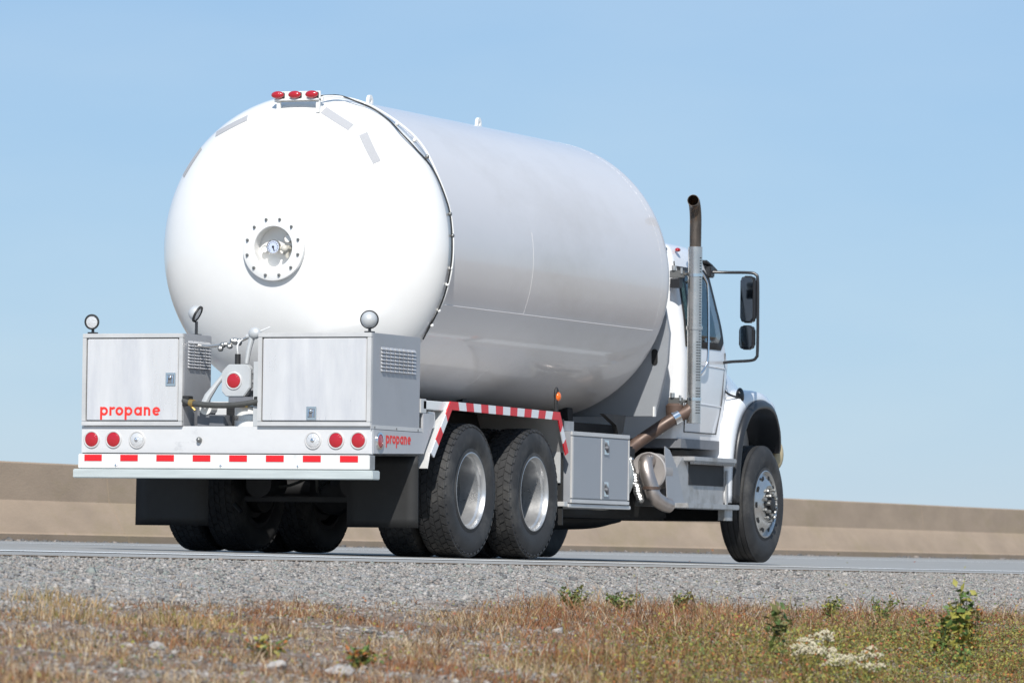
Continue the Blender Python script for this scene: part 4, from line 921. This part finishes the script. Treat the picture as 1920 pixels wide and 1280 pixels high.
x, y = scatter(n, 2.84, 5.4, yl, yh); k = xfield(x, y) < RNG.uniform(-0.2, 1.2, n); x, y = x[k], y[k]
stones('gravel', x, y, RNG.gamma(2.2, 0.0025, len(x)) + 0.003, 'loose grey gravel covering the road shoulder')
n = 60000
x, y = scatter(n, 4.3, 9.2, yl, yh); q = np.array([fbm(a, b, 1.1, 3) for a, b in zip(x + 40, y)]); k = q > RNG.uniform(-0.25, 0.2, n); x, y = x[k], y[k]
stones('scattered_gravel', x, y, RNG.gamma(1.8, 0.0034, len(x)) + 0.003, 'grey and tan stones scattered through the dry grass', pr=(.24, .10, .46, .18, .02))
n = 5000; x = -7.98 + np.abs(RNG.normal(0, 0.10, n)); y = RNG.uniform(5, 60, n); q = np.array([noise.noise((b * 0.35, 2.0, 0)) for b in y]); x, y = x[q > -0.05], y[q > -0.05]
stones('roadside_debris', x, y, RNG.gamma(2, 0.006, len(x)) + 0.003, 'dark grit and debris collected at the foot of the concrete barrier', pr=(0, 0, .15, .85, 0), zf=lambda a, b: road_z(a, b) - 0.006)

# ---- dry grass: blades as thin bent strips
GM = [mat('grass_' + nm, c, 0.8, var=0.2, scale=5, spec=0.2) for nm, c in (('straw', (0.38, 0.255, 0.125)), ('tan', (0.29, 0.175, 0.095)), ('russet', (0.26, 0.11, 0.05)), ('pale', (0.47, 0.37, 0.245)), ('olive', (0.19, 0.165, 0.045)), ('brown', (0.085, 0.05, 0.03)))]
def blades(name, x, y, h, w, mi, label, cat='grass', lean=0.5, mats=GM, flower=0.0):
    n = len(x); a = RNG.uniform(0, 2 * pi, n); b = RNG.uniform(0, 2 * pi, n); ln = RNG.uniform(0.05, lean, n) * h
    side = np.stack([np.cos(a), np.sin(a), 0 * a], 1) * w[:, None] / 2; d = np.stack([np.cos(b) * ln, np.sin(b) * ln, 0 * b], 1)
    base = np.stack([x, y, gz(x, y) - 0.01], 1); up_ = np.array([0, 0, 1.0])
    m_ = base + d * 0.3 + up_ * (h * 0.6)[:, None]; t_ = base + d + up_ * h[:, None]
    v = np.stack([base - side, base + side, m_ + side * 0.8, m_ - side * 0.8, t_], 1)
    o = np.arange(n)[:, None] * 5
    f = np.concatenate([o + [0, 1, 2], o + [0, 2, 3], o + [3, 2, 4]], 1).reshape(-1, 3)
    ob = rawmesh(name, v.reshape(-1, 3), f, mats, np.repeat(mi, 3)); return tag(ob, label, cat, kind='stuff')
n = 300000
x, y = scatter(n, 3.95, 9.4, yl, yh)
f1 = xfield(x, y); dens = np.array([fbm(a, b, 1.6, 4) for a, b in zip(x, y + 20)]); dens2 = np.array([fbm(a, b, 0.5, 2) for a, b in zip(x + 9, y)])
east = np.clip((y + 2.67 * x - 9.7 + 4.5) / 5.0, 0, 1)            # grass grows thicker towards the cab end of the verge
k = (f1 > RNG.uniform(0.05, 1.3, n)) & (dens + 0.05 + 0.16 * east + 0.25 * dens2 > RNG.uniform(-0.12, 0.26, n)); x, y, dens, dens2, east = x[k], y[k], dens[k], dens2[k], east[k]
h = RNG.gamma(1.8, 0.0105, len(x)) * (0.6 + 3.0 * np.clip(dens + 0.1, 0, 1)) * (1 + 0.7 * east) + 0.008; w = RNG.uniform(0.002, 0.0055, len(x)); h *= np.where(RNG.uniform(0, 1, len(x)) < 0.03, 1.8, 1.0)
hue = np.array([fbm(a, b, 1.0, 3) for a, b in zip(x, y + 60)]) + RNG.normal(0, 0.16, len(x))
green = np.clip((y + 2.67 * x - 9.0 + 2.0) / 4.5, 0, 1) * np.clip((x - 6.2) / 1.2, 0, 1)
hue = hue - 0.14 * east; mi = np.where(hue < -0.14, 2, np.where(hue < 0.06, 1, np.where(hue < 0.2, 0, 3))); mi = np.where(RNG.uniform(0, 1, len(x)) < 0.16, 5, mi); mi = np.where(RNG.uniform(0, 1, len(x)) < 0.10, 3, mi)
mi = np.where(RNG.uniform(0, 1, len(x)) < 0.04 + 0.45 * green, 4, mi)
blades('dry_grass', x, y, h, w, mi, 'dry tan and russet grass covering the roadside verge', lean=1.5)

# ---- low leafy ground cover
LM = [mat('leaf_' + nm, c, 0.6, var=0.25, scale=8, spec=0.3) for nm, c in (('green', (0.085, 0.14, 0.035)), ('yellow_green', (0.27, 0.25, 0.05)), ('olive', (0.12, 0.12, 0.04)), ('orange', (0.36, 0.13, 0.04)), ('red', (0.26, 0.055, 0.03)))]
def leaves(name, P, size, mi, label=None, mats=LM, parent=None, kind='stuff', up_bias=0.6, cat='ground cover'):
    n = len(P); nrm = RNG.normal(size=(n, 3)); nrm[:, 2] = np.abs(nrm[:, 2]) + up_bias; nrm /= np.linalg.norm(nrm, axis=1)[:, None]
    t = np.cross(nrm, RNG.normal(size=(n, 3))); t /= np.linalg.norm(t, axis=1)[:, None]; s = np.cross(nrm, t)
    L = (size * RNG.uniform(0.6, 1.3, n))[:, None]
    v = np.stack([P, P + t * L * 0.45 + s * L * 0.28 + nrm * L * 0.06, P + t * L - nrm * L * 0.08, P + t * L * 0.45 - s * L * 0.28 + nrm * L * 0.06], 1)
    o = np.arange(n)[:, None] * 4; f = np.concatenate([o + [0, 1, 2], o + [0, 2, 3]], 1).reshape(-1, 3)
    ob = rawmesh(name, v.reshape(-1, 3), f, mats, np.repeat(mi, 2), parent)
    if label: tag(ob, label, cat, kind=kind)
    return ob
n = 150000
x, y = scatter(n, 5.6, 9.4, yl, yh); g = np.clip((y + 2.67 * x - 9.7 + 1.2) / 3.5, 0, 1) * np.clip((x - 6.5) / 1.2, 0, 1)
q = np.array([fbm(a, b, 2.2, 3) for a, b in zip(x, y + 90)]); k = (g * 0.95 + 0.02 + 0.9 * np.clip(q - 0.16, 0, 1) > RNG.uniform(0, 1, n)) & (q > RNG.uniform(-0.3, 0.12, n)); x, y = x[k], y[k]
z = gz(x, y) + RNG.gamma(2, 0.03, len(x)) * (1 + 0.8 * (x > 7.6))
mi = RNG.choice(5, len(x), p=[.22, .44, .18, .11, .05])
leaves('ground_cover', np.stack([x, y, z], 1), np.full(len(x), 0.017), mi, 'low yellow green and reddish leafy growth along the verge')

# ---- individual plants
def gzz(x, y): return float(gz(np.array([x]), np.array([y]))[0])
def leafy_plant(x, y, h, stems, label, group=None, leaf=0.05, dens=26, spread=0.12, mats=(0, 1), nm='leafy_weed', cat='plant'):
    z = gzz(x, y); r = empty(nm, label, cat, (x, y, z), group)
    b = MB(); P = []
    for k in range(stems):
        a = random.uniform(0, 2 * pi); s_ = random.uniform(0.2, 1) * spread; hh = h * random.uniform(0.65, 1.0) if k else h
        pts = spline([(0.02 * cos(a), 0.02 * sin(a), -0.02), (s_ * 0.4 * cos(a), s_ * 0.4 * sin(a), hh * 0.4), (s_ * cos(a) + random.uniform(-.02, .02), s_ * sin(a), hh * 0.75), (s_ * 1.25 * cos(a), s_ * 1.25 * sin(a), hh)], 4)
        b.tube(pts, [0.005 * (1 - 0.7 * i / len(pts)) for i in range(len(pts))], 5)
        for q in range(dens):
            t = random.random() ** 0.8; i = min(int(t * (len(pts) - 1)), len(pts) - 2); p = pts[i].lerp(pts[i + 1], t * (len(pts) - 1) - i)
            P.append(tuple(p + Vector((random.gauss(0, .012), random.gauss(0, .012), random.gauss(0, .008)))))
    part(b, 'stem', LM[2], parent=r)
    P = np.array(P); lv = leaves('leaves', P, np.full(len(P), leaf), RNG.choice(mats, len(P)), None, parent=r, up_bias=0.3); lv['kind'] = 'stuff'
    return r
leafy_plant(8.45, -8.25, 0.47, 4, 'tall green leafy weed with broad leaves at the right of the verge', leaf=0.065, dens=34, spread=0.05)
leafy_plant(8.2, -7.9, 0.36, 6, 'bushy green weed just behind the tall leafy weed', leaf=0.05, dens=30, spread=0.11)
leafy_plant(8.1, -7.0, 0.36, 8, 'brownish bushy weed at the right edge of the picture', leaf=0.04, dens=30, spread=0.14, mats=(1, 2, 3))
leafy_plant(7.9, -9.75, 0.30, 4, 'slender green weed standing just left of the white flower heads', leaf=0.055, dens=18, spread=0.05, mats=(0, 2))
for (x, y, h, s_, lab) in ((5.15, -5.75, 0.15, 9, 'small green weed at the gravel edge below the rear wheels'), (5.3, -5.3, 0.12, 8, 'low green weed right of the one below the rear wheels'), (5.35, -4.5, 0.14, 7, 'yellowish weed at the gravel edge right of centre'),
                        (5.95, -3.2, 0.16, 9, 'dusty green weed at the gravel edge below the front wheel'), (6.1, -2.6, 0.18, 6, 'green and yellow weed right of the one below the front wheel'), (7.35, -15.0, 0.10, 9, 'low spreading green weed with reddish leaves at bottom left of centre'), (7.75, -14.9, 0.09, 9, 'low yellow green weed in front of the reddish one at bottom left')):
    leafy_plant(x, y, h, s_, lab, leaf=0.03, dens=22, spread=0.10, mats=(0, 1, 2) if y > -10 else (0, 1, 3), nm='small_weed')
# dry tufts
for (x, y, n_, h_, lab) in ((5.6, -13.5, 420, 0.17, 'tall straw coloured grass tuft at left of the verge'), (5.95, -12.9, 380, 0.13, 'straw grass tuft beside the tallest one at left'), (4.75, -12.05, 260, 0.13, 'olive grass tuft at the gravel edge on the left')):
    r = empty('grass_tuft', lab, 'grass tuft', (x, y, gzz(x, y)))
    xx, yy = x + RNG.normal(0, 0.16, n_), y + RNG.normal(0, 0.24, n_); hh = RNG.uniform(0.3, 1, n_) * h_ * np.exp(-((xx - x) ** 2 + (yy - y) ** 2) / 0.16) + 0.01
    ob = blades('grass_blades', xx, yy, hh, RNG.uniform(0.003, 0.005, n_), RNG.choice([0, 1, 4, 3], n_, p=[.45, .2, .25, .1]), None, None, lean=1.2)
    ob.parent = r; ob.matrix_parent_inverse = Matrix.Translation((-x, -y, -gzz(x, y)))
# yarrow
m_umb = mat('dry_white_flower', (0.56, 0.50, 0.35), 0.9, var=0.2, scale=60); 
def yarrow(x, y, h, k, lab):
    r = empty('flower_plant', lab, 'flower', (x, y, gzz(x, y)), 'creamy flower heads in the right foreground')
    b = MB(); hd = MB()
    for i in range(k):
        a = random.uniform(0, 6.28); s_ = random.uniform(0.02, 0.09); hh = h * random.uniform(0.7, 1.05); tx, ty = s_ * cos(a), s_ * sin(a)
        b.tube([(0, 0, -0.02), (tx * .4, ty * .4, hh * .5), (tx, ty, hh)], 0.0028, 5)
        rr_ = random.uniform(0.022, 0.042)
        for q in range(38):
            aa = random.uniform(0, 6.28); rad = rr_ * sqrt(random.random()); hz = hh + 0.018 * (1 - (rad / rr_) ** 2) + random.uniform(-.003, .004)
            bmesh.ops.create_icosphere(hd.bm, subdivisions=1, radius=random.uniform(0.003, 0.0058), matrix=Matrix.Translation((tx + rad * cos(aa), ty + rad * sin(aa), hz)))
    part(b, 'stem', GM[4], parent=r); o = part(hd, 'flower_heads', m_umb, parent=r, smooth=False); o['kind'] = 'stuff'
YL = ['creamy flower heads, leftmost of the clump in the right foreground', 'low creamy flower heads, second from the left in the clump', 'creamy flower heads in the middle of the clump, left one', 'lowest creamy flower heads at the front of the clump', 'tall creamy flower heads at the back of the clump', 'creamy flower heads near the right end of the clump', 'tallest creamy flower heads standing at the right end of the clump']
for lab, (x, y, h, k) in zip(YL, ((8.6, -11.3, 0.19, 8), (8.75, -11.15, 0.15, 8), (8.6, -10.95, 0.18, 9), (8.8, -10.9, 0.13, 8), (8.45, -10.8, 0.20, 8), (8.65, -10.55, 0.17, 8), (8.35, -10.3, 0.21, 5))): yarrow(x, y, h, k, lab)
# pale stones at the bottom left
def stone(x, y, r, lab, sc=(1, 1, .7)):
    b = MB(); bmesh.ops.create_icosphere(b.bm, subdivisions=3, radius=r)
    off = random.uniform(0, 50)
    for v in b.bm.verts:
        n_ = v.co.normalized(); v.co = Vector((v.co.x * sc[0], v.co.y * sc[1], v.co.z * sc[2])) * (1 + 0.35 * noise.noise(n_ * 1.3 + Vector((off, 0, 0))) + 0.12 * noise.noise(n_ * 4 + Vector((off, 0, 0))))
    o = b.build('stone', STM[1], None, ang=30); o.location = (x, y, gzz(x, y) + r * 0.25); tag(o, lab, 'stone')
stone(7.75, -15.75, 0.04, 'pale rounded stone, left one of two at the bottom left of centre')
stone(8.0, -15.65, 0.05, 'larger pale stone, right one of two at the bottom left of centre', (1.2, 1.4, .7))
stone(6.9, -15.2, 0.03, 'small pale stone behind the low weed at the bottom left')
print('tris', sum(len(o.data.polygons) for o in bpy.data.objects if o.type == 'MESH'))
